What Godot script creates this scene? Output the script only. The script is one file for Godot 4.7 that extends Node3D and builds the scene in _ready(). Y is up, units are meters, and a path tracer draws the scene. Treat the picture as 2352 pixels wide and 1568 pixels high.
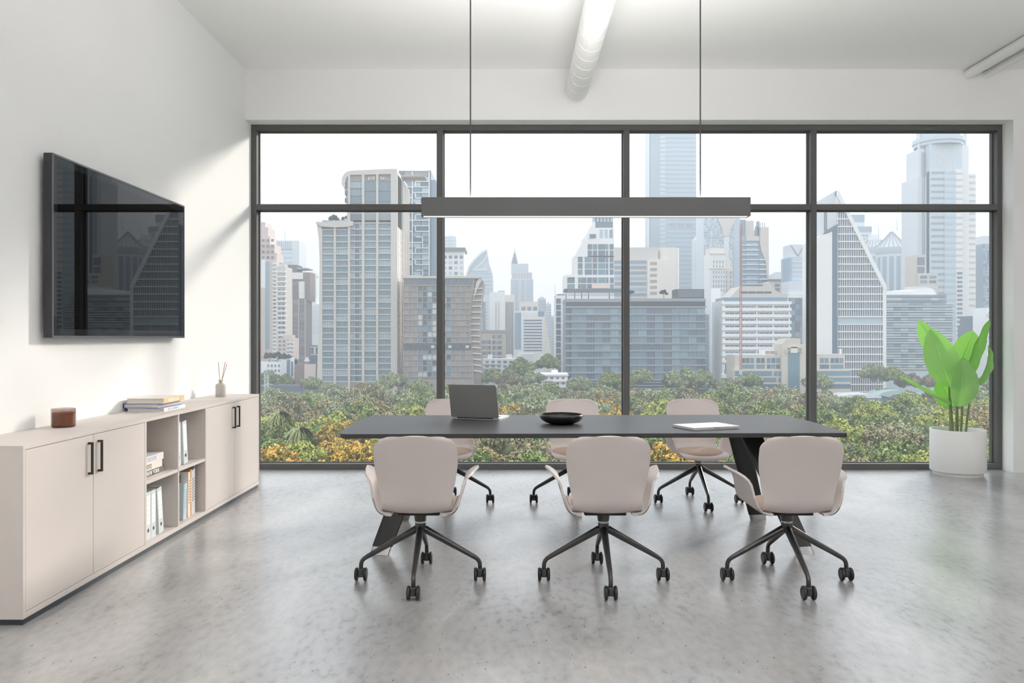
extends Node3D
# A meeting room with a glazed wall over a park and a city. Lengths in metres; d is the distance from the camera along -z.

const F := 1850.0      # focal length in pixels of the 2352 x 1568 frame
const CY := 777.0      # row of the horizon
const EYE := 1.2       # camera height
const GROUND := -40.0  # the street, ten storeys below

var rng := RandomNumberGenerator.new()
var used := {}
var mats := {}
var boxes := {}


# ---------------------------------------------------------------- mesh builder
class MB:
	var v := PackedVector3Array()
	var n := PackedVector3Array()
	var uv := PackedVector2Array()
	var c := PackedColorArray()
	var col := Color.WHITE

	func vert(p: Vector3, q: Vector3, t := Vector2.ZERO) -> void:
		v.push_back(p)
		n.push_back(q)
		uv.push_back(t)
		c.push_back(col)

	func tri(a: Vector3, b: Vector3, d: Vector3) -> void:  # counter-clockwise seen from outside
		var q := (b - a).cross(d - a).normalized()
		vert(a, q)
		vert(d, q)
		vert(b, q)

	func trin(a: Vector3, b: Vector3, d: Vector3, na: Vector3, nb: Vector3, nd: Vector3) -> void:
		vert(a, na)
		vert(d, nd)
		vert(b, nb)

	func quad(a: Vector3, b: Vector3, d: Vector3, e: Vector3) -> void:
		var q := (b - a).cross(e - a)
		if q.length_squared() < 1e-14:
			q = (d - b).cross(e - b)
		q = q.normalized()
		vert(a, q, Vector2(0, 1))
		vert(d, q, Vector2(1, 0))
		vert(b, q, Vector2(1, 1))
		vert(a, q, Vector2(0, 1))
		vert(e, q, Vector2(0, 0))
		vert(d, q, Vector2(1, 0))

	func quadn(a: Vector3, b: Vector3, d: Vector3, e: Vector3, na: Vector3, nb: Vector3, nd: Vector3, ne: Vector3) -> void:
		trin(a, b, d, na, nb, nd)
		trin(a, d, e, na, nd, ne)

	func quad_out(a: Vector3, b: Vector3, d: Vector3, e: Vector3, from: Vector3) -> void:
		if (b - a).cross(d - a).dot((a + b + d + e) * 0.25 - from) >= 0.0:
			quad(a, b, d, e)
		else:
			quad(e, d, b, a)

	func box(o: Vector3, s: Vector3, bev := 0.0, bas := Basis()) -> MB:
		var h := s * 0.5
		for k in 3:
			var i := (k + 1) % 3
			var j := (k + 2) % 3
			for sg in [-1.0, 1.0]:
				var q: Array[Vector3] = []
				for m in [[-1, -1], [1, -1], [1, 1], [-1, 1]]:
					var w := Vector3.ZERO
					w[k] = sg * h[k]
					w[i] = m[0] * (h[i] - bev)
					w[j] = m[1] * (h[j] - bev)
					q.append(o + bas * w)
				quad_out(q[0], q[1], q[2], q[3], o)
			if bev > 0.0:
				for si in [-1.0, 1.0]:
					for sj in [-1.0, 1.0]:
						var q2: Array[Vector3] = []
						for m in [[0, -1], [0, 1], [1, 1], [1, -1]]:
							var w := Vector3.ZERO
							w[k] = m[1] * (h[k] - bev)
							w[i] = si * (h[i] - (bev if m[0] == 1 else 0.0))
							w[j] = sj * (h[j] - (bev if m[0] == 0 else 0.0))
							q2.append(o + bas * w)
						quad_out(q2[0], q2[1], q2[2], q2[3], o)
		if bev > 0.0:
			for sx in [-1.0, 1.0]:
				for sy in [-1.0, 1.0]:
					for sz in [-1.0, 1.0]:
						var a := o + bas * Vector3(sx * h.x, sy * (h.y - bev), sz * (h.z - bev))
						var b := o + bas * Vector3(sx * (h.x - bev), sy * h.y, sz * (h.z - bev))
						var d := o + bas * Vector3(sx * (h.x - bev), sy * (h.y - bev), sz * h.z)
						if (b - a).cross(d - a).dot(a + b + d - o * 3.0) > 0.0:
							tri(a, b, d)
						else:
							tri(a, d, b)
		return self

	# box from x0..x1, y0..y1 and the distances d0..d1
	func bxd(x0: float, x1: float, y0: float, y1: float, d0: float, d1: float, bev := 0.0) -> MB:
		box(Vector3((x0 + x1) / 2, (y0 + y1) / 2, -(d0 + d1) / 2), Vector3(absf(x1 - x0), absf(y1 - y0), absf(d1 - d0)), bev)
		return self

	func tube(pts: Array, radii: Array, seg := 12, cap := true) -> MB:
		var up := Vector3(0.31, 0.83, 0.47)
		var rings: Array = []
		var norms: Array = []
		for i in pts.size():
			var t: Vector3 = (pts[mini(i + 1, pts.size() - 1)] - pts[maxi(i - 1, 0)]).normalized()
			var u := (up - t * up.dot(t)).normalized()
			up = u
			var w := t.cross(u)
			var r: Array[Vector3] = []
			var q: Array[Vector3] = []
			for k in seg + 1:
				var a := TAU * k / seg
				var dir := u * cos(a) + w * sin(a)
				r.append(pts[i] + dir * radii[i])
				q.append(dir)
			rings.append(r)
			norms.append(q)
		for i in pts.size() - 1:
			for k in seg:
				quadn(rings[i][k], rings[i][k + 1], rings[i + 1][k + 1], rings[i + 1][k], norms[i][k], norms[i][k + 1], norms[i + 1][k + 1], norms[i + 1][k])
		if cap:
			for k in seg:
				tri(pts[0], rings[0][k + 1], rings[0][k])
				tri(pts[-1], rings[-1][k], rings[-1][k + 1])
		return self

	# profile of (radius, height) from the outside bottom round to the top, turned about y (or about a basis' y)
	func lathe(prof: Array, seg := 32, o := Vector3.ZERO, bas := Basis(), sx := 1.0, sz := 1.0) -> MB:
		var segn: Array[Vector2] = []
		for i in prof.size() - 1:
			var e: Vector2 = prof[i + 1] - prof[i]
			segn.append(Vector2(e.y, -e.x).normalized())
		for i in prof.size() - 1:
			var n0 := segn[i]
			var n1 := segn[i]
			if i > 0 and segn[i - 1].dot(n0) > 0.72:
				n0 = (segn[i - 1] + segn[i]).normalized()
			if i < segn.size() - 1 and segn[i + 1].dot(n1) > 0.72:
				n1 = (segn[i + 1] + segn[i]).normalized()
			var p0: Vector2 = prof[i]
			var p1: Vector2 = prof[i + 1]
			for k in seg:
				var a := TAU * k / seg
				var b := TAU * (k + 1) / seg
				var ca := Vector3(cos(a) * sx, 0, -sin(a) * sz)
				var cb := Vector3(cos(b) * sx, 0, -sin(b) * sz)
				var y := Vector3.UP
				quadn(o + bas * (ca * p0.x + y * p0.y), o + bas * (cb * p0.x + y * p0.y), o + bas * (cb * p1.x + y * p1.y), o + bas * (ca * p1.x + y * p1.y),
					bas * (ca * n0.x + y * n0.y).normalized(), bas * (cb * n0.x + y * n0.y).normalized(), bas * (cb * n1.x + y * n1.y).normalized(), bas * (ca * n1.x + y * n1.y).normalized())
		return self

	# polygon in x, y (counter-clockwise) pushed from z = 0 back to z = -dep
	func extrude(poly: PackedVector2Array, dep: float, xf := Transform3D(), smooth := false) -> MB:
		if Geometry2D.is_polygon_clockwise(poly):
			poly = poly.duplicate()
			poly.reverse()
		var ix := Geometry2D.triangulate_polygon(poly)
		for i in range(0, ix.size(), 3):
			var t := [poly[ix[i]], poly[ix[i + 1]], poly[ix[i + 2]]]
			if (t[1] - t[0]).cross(t[2] - t[0]) < 0:
				t = [t[0], t[2], t[1]]
			var f := []
			for p in t:
				f.append(Vector3(p.x, p.y, 0))
			tri(xf * f[0], xf * f[1], xf * f[2])
			var z := Vector3(0, 0, -dep)
			tri(xf * (f[0] + z), xf * (f[2] + z), xf * (f[1] + z))
		var m := poly.size()
		for i in m:
			var a := poly[i]
			var b := poly[(i + 1) % m]
			var a3 := Vector3(a.x, a.y, 0)
			var b3 := Vector3(b.x, b.y, 0)
			var z := Vector3(0, 0, -dep)
			if smooth:
				var pa := poly[(i + m - 1) % m]
				var pb := poly[(i + 2) % m]
				var e := (b - a).normalized()
				var e0 := (a - pa).normalized()
				var e1 := (pb - b).normalized()
				var q := Vector3(e.y, -e.x, 0)
				var qa := (q + Vector3(e0.y, -e0.x, 0)).normalized() if e.dot(e0) > 0.75 else q
				var qb := (q + Vector3(e1.y, -e1.x, 0)).normalized() if e.dot(e1) > 0.75 else q
				quadn(xf * (a3 + z), xf * (b3 + z), xf * b3, xf * a3, xf.basis * qa, xf.basis * qb, xf.basis * qb, xf.basis * qa)
			else:
				quad(xf * (a3 + z), xf * (b3 + z), xf * b3, xf * a3)
		return self

	static func grid_normals(g: Array) -> Array:
		var out := []
		var rows := g.size()
		for i in rows:
			var r: Array[Vector3] = []
			var cols: int = g[i].size()
			for j in cols:
				var du: Vector3 = g[i][mini(j + 1, cols - 1)] - g[i][maxi(j - 1, 0)]
				var dv: Vector3 = g[mini(i + 1, rows - 1)][j] - g[maxi(i - 1, 0)][j]
				var q := du.cross(dv)
				r.append(q.normalized() if q.length_squared() > 1e-16 else Vector3.UP)
			out.append(r)
		return out

	func sheet(g: Array, q: Array, flip := false) -> void:
		for i in g.size() - 1:
			for j in g[i].size() - 1:
				if flip:
					quadn(g[i][j], g[i + 1][j], g[i + 1][j + 1], g[i][j + 1], -q[i][j], -q[i + 1][j], -q[i + 1][j + 1], -q[i][j + 1])
				else:
					quadn(g[i][j], g[i][j + 1], g[i + 1][j + 1], g[i + 1][j], q[i][j], q[i][j + 1], q[i + 1][j + 1], q[i + 1][j])

	# a grid of points given thickness, closed all round
	func shell(g: Array, t: float) -> MB:
		var q := grid_normals(g)
		var top := []
		var bot := []
		for i in g.size():
			var a: Array[Vector3] = []
			var b: Array[Vector3] = []
			for j in g[i].size():
				a.append(g[i][j] + q[i][j] * t * 0.5)
				b.append(g[i][j] - q[i][j] * t * 0.5)
			top.append(a)
			bot.append(b)
		sheet(top, q)
		sheet(bot, q, true)
		var r: int = g.size() - 1
		var m: int = g[0].size() - 1
		for j in m:
			quad(bot[0][j], bot[0][j + 1], top[0][j + 1], top[0][j])
			quad(bot[r][j + 1], bot[r][j], top[r][j], top[r][j + 1])
		for i in r:
			quad(bot[i + 1][0], bot[i][0], top[i][0], top[i + 1][0])
			quad(bot[i][m], bot[i + 1][m], top[i + 1][m], top[i][m])
		return self


func made(list: Array) -> ArrayMesh:
	var am := ArrayMesh.new()
	for k in range(0, list.size(), 2):
		var mb: MB = list[k]
		var a := []
		a.resize(Mesh.ARRAY_MAX)
		a[Mesh.ARRAY_VERTEX] = mb.v
		a[Mesh.ARRAY_NORMAL] = mb.n
		a[Mesh.ARRAY_TEX_UV] = mb.uv
		a[Mesh.ARRAY_TEX_UV2] = mb.uv
		a[Mesh.ARRAY_COLOR] = mb.c
		am.add_surface_from_arrays(Mesh.PRIMITIVE_TRIANGLES, a)
		am.surface_set_material(am.get_surface_count() - 1, list[k + 1])
	return am


# ---------------------------------------------------------------- naming
func numbered(called: String) -> String:
	if not used.has(called):
		used[called] = 0
		return called
	used[called] += 1
	return "%s_%03d" % [called, used[called]]


func put_mesh(called: String, mesh: Mesh, parent: Node3D, at := Vector3.ZERO) -> MeshInstance3D:
	var o := MeshInstance3D.new()
	o.mesh = mesh
	o.position = at
	if parent == self:
		o.name = numbered(called)
		add_child(o)
	else:
		o.name = called
		parent.add_child(o, true)
	return o


func obj(called: String, list: Array, parent: Node3D = self) -> MeshInstance3D:  # in the parent's own axes
	return put_mesh(called, made(list), parent)


func objw(called: String, list: Array, parent: Node3D) -> MeshInstance3D:  # shape given in the room's axes, parent not turned
	return put_mesh(called, made(list), parent, -parent.global_position)


func tag(o: Node3D, label: String, category := "", group := "", kind := "") -> Node3D:
	if label:
		o.set_meta("label", label)
	if category:
		o.set_meta("category", category)
	if group:
		o.set_meta("group", group)
	if kind:
		o.set_meta("kind", kind)
	return o


func thing(called: String, label: String, category: String, at := Vector3.ZERO, turn := 0.0, group := "") -> Node3D:
	var o := Node3D.new()
	o.name = numbered(called)
	add_child(o)
	o.position = at
	o.rotation.y = turn
	tag(o, label, category, group)
	return o


func dup(src: Node3D, called: String, at: Vector3, turn: float, label: String, group := "") -> Node3D:
	var r := src.duplicate() as Node3D
	r.name = numbered(called)
	add_child(r)
	r.position = at
	r.rotation.y = turn
	r.set_meta("label", label)
	if group:
		r.set_meta("group", group)
	return r


func struct(called: String, list: Array, label: String, parent: Node3D = self) -> MeshInstance3D:
	var o := put_mesh(called, made(list), parent)
	tag(o, label, "", "", "structure")
	return o


func V(x: float, y: float, d: float) -> Vector3:
	return Vector3(x, y, -d)


func P(px: float, py: float, d: float) -> Vector3:
	return Vector3((px - 1176.0) / F * d, EYE + (CY - py) / F * d, -d)


# ---------------------------------------------------------------- materials
func mat(key: String, color: Color, rough := 0.6, metal := 0.0, spec := 0.5) -> StandardMaterial3D:
	if mats.has(key):
		return mats[key]
	var m := StandardMaterial3D.new()
	m.resource_name = key
	m.albedo_color = color
	m.roughness = rough
	m.metallic = metal
	m.metallic_specular = spec
	mats[key] = m
	return m


func noise_tex(size: int, freq: float, octaves: int, sd: int, ramp: Array, as_normal := false, bump := 2.0) -> NoiseTexture2D:
	var t := NoiseTexture2D.new()
	t.width = size
	t.height = size
	t.seamless = true
	var nz := FastNoiseLite.new()
	nz.seed = sd
	nz.frequency = freq
	nz.fractal_octaves = octaves
	t.noise = nz
	t.generate_mipmaps = false
	if as_normal:
		t.as_normal_map = true
		t.bump_strength = bump
	elif ramp:
		var g := Gradient.new()
		g.offsets = PackedFloat32Array(ramp.map(func(e): return e[0]))
		g.colors = PackedColorArray(ramp.map(func(e): return e[1]))
		t.color_ramp = g
	return t


func smooth_curve(pts: Array, count: int) -> Array:
	var cu := Curve3D.new()
	cu.bake_interval = 0.004
	for i in pts.size():
		var t: Vector3 = (pts[mini(i + 1, pts.size() - 1)] - pts[maxi(i - 1, 0)]) / 6.0
		cu.add_point(pts[i], -t, t)
	var out := []
	for i in count + 1:
		out.append(cu.sample_baked(cu.get_baked_length() * i / count, true))
	return out


func _ready() -> void:
	rng.seed = 7
	# ---- camera
	var cam := Camera3D.new()
	cam.name = "camera"
	cam.projection = Camera3D.PROJECTION_FRUSTUM
	cam.near = 0.05
	cam.far = 8000.0
	cam.size = 1568.0 / F * cam.near
	cam.frustum_offset = Vector2(0, -(784.0 - CY) / F * cam.near)
	cam.position = Vector3(0, EYE, 0)
	add_child(cam)
	cam.current = true
	# ---- sky, haze, exposure
	var env := Environment.new()
	env.background_mode = Environment.BG_SKY
	var sm := ProceduralSkyMaterial.new()
	sm.sky_top_color = Color(0.9, 0.95, 1.0)
	sm.sky_horizon_color = Color(1.0, 1.0, 1.0)
	sm.sky_curve = 0.35
	sm.sky_energy_multiplier = 1.0
	sm.ground_bottom_color = Color(0.45, 0.46, 0.44)
	sm.ground_horizon_color = Color(0.75, 0.78, 0.8)
	sm.ground_energy_multiplier = 0.7
	env.sky = Sky.new()
	env.sky.sky_material = sm
	env.background_energy_multiplier = 2.0
	env.ambient_light_source = Environment.AMBIENT_SOURCE_SKY
	env.tonemap_mode = Environment.TONE_MAPPER_LINEAR
	env.tonemap_exposure = 1.0
	env.sdfgi_enabled = true
	env.ssao_enabled = true
	env.ssil_enabled = true
	env.volumetric_fog_enabled = true
	env.volumetric_fog_density = 0.0
	var we := WorldEnvironment.new()
	we.name = "world_environment"
	we.environment = env
	add_child(we)
	# ---- sun, low behind the right-hand end of the skyline, softened by the haze
	var sun := DirectionalLight3D.new()
	sun.name = "sun"
	var az := deg_to_rad(42.0)
	var el := deg_to_rad(19.0)
	var to_sun := Vector3(sin(az) * cos(el), sin(el), -cos(az) * cos(el))
	sun.look_at_from_position(Vector3.ZERO, -to_sun, Vector3.UP)
	sun.light_color = Color(1.0, 0.97, 0.92)
	sun.light_energy = 1.5
	sun.light_angular_distance = 7.0
	sun.sky_mode = DirectionalLight3D.SKY_MODE_LIGHT_ONLY
	sun.shadow_enabled = true
	add_child(sun)
	make_materials()
	room()
	window_wall()
	outside()
	sideboard()
	television()
	table_and_things()
	chairs()
	plant()
	lamps()
	pipes()


func make_materials() -> void:
	mat("white_paint", Color(0.95, 0.95, 0.948), 0.7, 0, 0.3)
	mat("duct_paint", Color(0.93, 0.93, 0.925), 0.5)
	mat("frame_metal", Color(0.37, 0.37, 0.37), 0.45, 0.0, 0.4)
	mat("laminate", Color(0.83, 0.797, 0.777), 0.5, 0, 0.4)
	mat("plinth", Color(0.22, 0.235, 0.25), 0.5)
	mat("handle_metal", Color(0.22, 0.2, 0.19), 0.35, 0.4)
	mat("shell_plastic", Color(0.775, 0.738, 0.726), 0.42, 0, 0.45)
	mat("black_metal", Color(0.13, 0.13, 0.13), 0.32, 0.0, 0.6)
	mat("black_plastic", Color(0.11, 0.11, 0.115), 0.4)
	mat("caster_grey", Color(0.2, 0.2, 0.205), 0.45)
	mat("chrome", Color(0.72, 0.72, 0.73), 0.2, 1.0)
	mat("table_black", Color(0.24, 0.24, 0.243), 0.4, 0, 0.33)
	mat("leg_black", Color(0.12, 0.12, 0.122), 0.45)
	mat("lamp_grey", Color(0.36, 0.36, 0.36), 0.5)
	var fab := mat("cushion_fabric", Color(0.76, 0.68, 0.63), 0.95, 0, 0.2)
	fab.albedo_texture = noise_tex(256, 0.22, 2, 11, [[0.0, Color(0.78, 0.76, 0.74)], [0.5, Color(0.95, 0.94, 0.93)], [1.0, Color(1, 1, 1)]])
	fab.uv1_triplanar = true
	fab.uv1_scale = Vector3.ONE * 9.0
	fab.rim_enabled = true
	fab.rim = 0.4
	var conc := mat("concrete", Color.WHITE, 0.34, 0, 0.7)
	conc.albedo_texture = concrete_picture()
	conc.uv1_scale = Vector3(8.8 * 0.27, 12.76 * 0.27, 1)
	conc.detail_enabled = true
	conc.detail_blend_mode = BaseMaterial3D.BLEND_MODE_MUL
	conc.detail_albedo = noise_tex(512, 0.006, 4, 21, [[0.0, Color(0.9, 0.9, 0.905)], [0.45, Color(0.97, 0.97, 0.97)], [1.0, Color(1, 1, 1)]])
	conc.detail_uv_layer = BaseMaterial3D.DETAIL_UV_2
	conc.uv2_scale = Vector3(8.8 * 0.11, 12.76 * 0.11, 1)
	conc.roughness_texture = noise_tex(512, 0.012, 4, 5, [[0.0, Color(0.75, 0.75, 0.75)], [1.0, Color(1, 1, 1)]])
	conc.roughness = 0.36
	conc.clearcoat_enabled = true
	conc.clearcoat = 0.6
	conc.clearcoat_roughness = 0.22


# light grey polished concrete: clouds, fine grain, short dark streaks and small pits
func concrete_picture() -> ImageTexture:
	var n := 1024
	var big := FastNoiseLite.new()
	big.seed = 4
	big.frequency = 0.004
	big.fractal_octaves = 5
	var im := big.get_seamless_image(n, n)
	var fine := FastNoiseLite.new()
	fine.seed = 9
	fine.frequency = 0.05
	fine.fractal_octaves = 4
	var im2 := fine.get_seamless_image(n, n)
	var d1 := im.get_data()
	var d2 := im2.get_data()
	var out := PackedByteArray()
	out.resize(n * n * 3)
	var step := im.get_data().size() / (n * n)
	for i in n * n:
		var a := (d1[i * step] - 128) / 128.0
		var b := (d2[i * step] - 128) / 128.0
		var g := 166.0 + a * 20.0 + b * 12.0
		if b < -0.25:
			g -= (-0.25 - b) * 60.0 * clampf(0.25 - a, 0.0, 1.0)
		out[i * 3] = clampi(int(g + 1), 0, 255)
		out[i * 3 + 1] = clampi(int(g), 0, 255)
		out[i * 3 + 2] = clampi(int(g - 1), 0, 255)
	var pic := Image.create_from_data(n, n, false, Image.FORMAT_RGB8, out)
	pic.resize(2048, 2048, Image.INTERPOLATE_CUBIC)
	n = 2048
	var r := RandomNumberGenerator.new()
	r.seed = 77
	for i in 2600:
		var x := r.randi() % (n - 8) + 4
		var y := r.randi() % (n - 8) + 4
		var s := r.randf()
		var rad := 0.7 + 1.9 * s * s * s * s
		var dark := 0.45 + 0.35 * r.randf()
		var rx := rad * r.randf_range(0.8, 1.6)
		for yy in range(-4, 5):
			for xx in range(-4, 5):
				var q := Vector2(xx / rx, yy / rad).length()
				if q < 1.0:
					var cc := pic.get_pixel(x + xx, y + yy)
					pic.set_pixel(x + xx, y + yy, cc.darkened(dark * (1.0 - q * q * 0.6)))
	for i in 260:  # faint scratches
		var p := Vector2(r.randf() * n, r.randf() * n)
		var ang := r.randf_range(-0.5, 0.5)
		for k in r.randi_range(8, 40):
			p += Vector2(cos(ang), sin(ang))
			ang += r.randf_range(-0.15, 0.15)
			var xi := posmod(int(p.x), n)
			var yi := posmod(int(p.y), n)
			pic.set_pixel(xi, yi, pic.get_pixel(xi, yi).darkened(0.08))
	return ImageTexture.create_from_image(pic)


# ---------------------------------------------------------------- the room shell
func room() -> void:
	var w: Material = mats["white_paint"]
	struct("floor", [MB.new().bxd(-2.6, 6.2, -0.25, 0.0, -5.2, 7.56), mats["concrete"]], "polished light grey concrete floor with small dark pits")
	struct("ceiling", [MB.new().bxd(-2.6, 6.2, 3.61, 3.85, -5.2, 7.56), mat("ceiling_paint", Color(0.975, 0.975, 0.973), 0.8, 0, 0.2)], "plain white painted ceiling above the meeting table")
	struct("wall_left", [MB.new().bxd(-2.6, -2.388, 0.0, 3.61, -5.2, 7.56), w], "plain white wall carrying the television")
	struct("wall_right", [MB.new().bxd(6.0, 6.2, 0.0, 3.61, -5.2, 7.56), w], "white wall outside the view")
	struct("wall_front", [MB.new().bxd(-2.388, 6.0, 0.0, 3.61, -5.2, -5.0), mat("grey_paint", Color(0.55, 0.55, 0.55), 0.8)], "grey wall behind the viewer")
	var poly := PackedVector2Array([Vector2(-2.388, 3.156), Vector2(4.488, 3.156), Vector2(4.488, 0), Vector2(6.0, 0), Vector2(6.0, 3.61), Vector2(-2.388, 3.61)])
	struct("wall_back", [MB.new().extrude(poly, 0.35, Transform3D(Basis(), Vector3(0, 0, -7.21))), w], "white wall framing the wide window above and beside it")


func window_wall() -> void:
	var m: Material = mats["frame_metal"]
	var g := mat("window_glass", Color(1, 1, 1, 0.01), 0.0, 0, 0.2)
	g.transparency = BaseMaterial3D.TRANSPARENCY_ALPHA
	var root := Node3D.new()
	root.name = "window_1"
	add_child(root)
	tag(root, "wide floor to lintel window in dark grey frames, four bays", "", "", "structure")
	var x0 := -2.388
	var x1 := 4.488
	var d0 := 7.37
	var d1 := 7.5
	obj("outer_frame", [MB.new().bxd(x0, -2.338, 0.0, 3.152, d0, d1, 0.002).bxd(4.442, x1, 0.0, 3.152, d0, d1, 0.002)
		.bxd(-2.338, 4.442, 3.105, 3.152, d0, d1, 0.002).bxd(-2.338, 4.442, 0.0, 0.053, d0, d1, 0.002), m], root)
	var bars := [-2.338 - 0.027, -0.659, 1.049, 2.762, 4.442 + 0.027]
	for i in 3:
		obj("mullion", [MB.new().bxd(bars[i + 1] - 0.027, bars[i + 1] + 0.027, 0.053, 3.105, d0, d1, 0.002), m], root)
	for i in 4:
		var a: float = bars[i] + 0.027
		var b: float = bars[i + 1] - 0.027
		obj("transom", [MB.new().bxd(a, b, 2.375, 2.429, d0, d1, 0.002), m], root)
		for k in [[0.053, 2.375], [2.429, 3.105]]:
			var sheet := MB.new()
			sheet.quad(V(a, k[0], 7.455), V(b, k[0], 7.455), V(b, k[1], 7.455), V(a, k[1], 7.455))
			obj("pane", [sheet, g], root)
			var bd := MB.new()
			for s in [[a, a + 0.01, k[0], k[1]], [b - 0.01, b, k[0], k[1]], [a + 0.01, b - 0.01, k[1] - 0.008, k[1]], [a + 0.01, b - 0.01, k[0], k[0] + 0.008]]:
				bd.bxd(s[0], s[1], s[2], s[3], 7.44, 7.452)
			obj("glazing_bead", [bd, m], root)


# ---------------------------------------------------------------- the sideboard and what stands on and in it
func sideboard() -> void:
	var lam: Material = mats["laminate"]
	var root := thing("sideboard", "long low pinkish beige sideboard under the television, open shelves between doors", "sideboard", V(-2.2, 0, 4.93))
	var xf := -2.04
	var xb := -2.386
	objw("plinth", [MB.new().bxd(xb, xf - 0.008, 0.0, 0.027, 3.372, 6.49, 0.001), mats["plinth"]], root)
	objw("top_panel", [MB.new().bxd(xb, xf, 0.734, 0.752, 3.36, 6.5, 0.001), lam], root)
	objw("bottom_panel", [MB.new().bxd(xb, xf, 0.027, 0.052, 3.36, 6.5, 0.001), lam], root)
	objw("back_panel", [MB.new().bxd(xb, xb + 0.01, 0.052, 0.734, 3.378, 6.482), lam], root)
	for e in [[3.36, 3.378], [6.482, 6.5]]:
		objw("end_panel", [MB.new().bxd(xb, xf, 0.052, 0.734, e[0], e[1], 0.001), lam], root)
	for e in [[4.478, 4.498], [4.922, 4.94], [5.362, 5.382]]:
		objw("divider", [MB.new().bxd(xb + 0.01, xf, 0.052, 0.734, e[0], e[1], 0.001), lam], root)
	for e in [[4.498, 4.922], [4.94, 5.362]]:
		objw("shelf", [MB.new().bxd(xb + 0.01, xf - 0.003, 0.383, 0.402, e[0], e[1], 0.001), lam], root)
	var gap := 0.0022
	for e in [[3.378, 3.927, 1], [3.927, 4.478, 0], [5.382, 5.934, 1], [5.934, 6.482, 0]]:
		var door := objw("door", [MB.new().bxd(xf - 0.02, xf - 0.001, 0.052 + gap, 0.734 - gap, e[0] + gap, e[1] - gap, 0.001), lam], root)
		var hd: float = e[1] - 0.045 if e[2] == 1 else e[0] + 0.045
		var hb := MB.new()
		hb.bxd(xf + 0.013, xf + 0.022, 0.545, 0.7, hd - 0.006, hd + 0.006, 0.001)
		hb.bxd(xf - 0.001, xf + 0.013, 0.545, 0.555, hd - 0.006, hd + 0.006)
		hb.bxd(xf - 0.001, xf + 0.013, 0.69, 0.7, hd - 0.006, hd + 0.006)
		obj("handle", [hb, mats["handle_metal"]], door)
	# candle
	var glass := mat("amber_glass", Color(0.55, 0.24, 0.07, 0.3), 0.03, 0, 0.6)
	glass.transparency = BaseMaterial3D.TRANSPARENCY_ALPHA
	var at := V(-2.272, 0.752, 4.08)
	var cd := thing("candle", "brown amber glass candle jar standing on the sideboard", "candle", at)
	obj("glass_jar", [MB.new().lathe([Vector2(0.0, 0.001), Vector2(0.053, 0.001), Vector2(0.057, 0.006), Vector2(0.057, 0.094), Vector2(0.054, 0.094), Vector2(0.054, 0.012), Vector2(0.0, 0.012)], 48), glass], cd)
	obj("wax", [MB.new().lathe([Vector2(0.0, 0.013), Vector2(0.0535, 0.013), Vector2(0.0535, 0.074), Vector2(0.0, 0.075)], 40), mat("brown_wax", Color(0.36, 0.22, 0.16), 0.5)], cd)
	obj("glass_base", [MB.new().lathe([Vector2(0.0, 0.0), Vector2(0.0535, 0.0), Vector2(0.0535, 0.012), Vector2(0.0, 0.012)], 40), mat("dark_amber", Color(0.1, 0.06, 0.05), 0.2)], cd)
	obj("wick", [MB.new().tube([Vector3(0, 0.074, 0), Vector3(0.001, 0.085, 0)], [0.0012, 0.001], 6), mat("wick", Color(0.2, 0.13, 0.1), 0.9)], cd)
	# reed diffuser
	var df := thing("reed_diffuser", "small pale ceramic bottle with three reed sticks at the window end of the sideboard", "diffuser", V(-2.237, 0.752, 6.185))
	obj("bottle", [MB.new().lathe([Vector2(0, 0), Vector2(0.036, 0), Vector2(0.0385, 0.003), Vector2(0.0385, 0.086), Vector2(0.035, 0.095), Vector2(0.024, 0.102), Vector2(0.015, 0.104), Vector2(0.0145, 0.124), Vector2(0.019, 0.127), Vector2(0.019, 0.13), Vector2(0.009, 0.13), Vector2(0.009, 0.1), Vector2(0, 0.1)], 36), mat("grey_ceramic", Color(0.76, 0.74, 0.72), 0.55)], df)
	for s in [[-0.004, -0.014, 0.0], [0.004, 0.031, 0.002], [0.002, 0.042, -0.012]]:
		obj("reed_stick", [MB.new().tube([Vector3(s[0], 0.1, 0), Vector3(s[0] + s[1], 0.265 + s[2], s[2])], [0.0022, 0.0022], 8), mat("reed", Color(0.75, 0.57, 0.4), 0.8)], df)
	# books lying on top
	var paper := mat("paper", Color(0.84, 0.83, 0.81), 0.85)
	var spots := [
		["grey covered book at the bottom of the stack, colourful marks on its spine", 0.752, 0.021, Color(0.8, 0.82, 0.85), -2.358, -2.13, 4.93, 5.25, 0.0],
		["thick book with a blue cover in the middle of the stack", 0.773, 0.029, Color(0.2, 0.33, 0.68), -2.375, -2.155, 4.93, 5.24, -3.0],
		["art book with a sandy orange spine on top of the stack", 0.802, 0.031, Color(0.9, 0.77, 0.6), -2.358, -2.13, 4.925, 5.235, 0.0]]
	for i in 3:
		var s = spots[i]
		var bk := thing("book", s[0], "book", V((s[4] + s[5]) / 2, s[1], (s[6] + s[7]) / 2), deg_to_rad(s[8]), "books stacked on the sideboard")
		var w: float = s[5] - s[4]
		var l: float = s[7] - s[6]
		var h: float = s[2]
		var cover := mat("cover_%d" % i, s[3], 0.45)
		var side := -1.0 if i == 1 else 1.0   # where the spine is
		obj("pages", [MB.new().bxd(-w / 2 + 0.004, w / 2 - 0.004, 0.003, h - 0.003, -l / 2 + 0.005, l / 2 - 0.005), paper], bk)
		var cv := MB.new().bxd(-w / 2, w / 2, 0, 0.003, -l / 2, l / 2).bxd(-w / 2, w / 2, h - 0.003, h, -l / 2, l / 2)
		cv.bxd(side * w / 2 - 0.003 * side, side * w / 2, 0.003, h - 0.003, -l / 2, l / 2)
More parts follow.
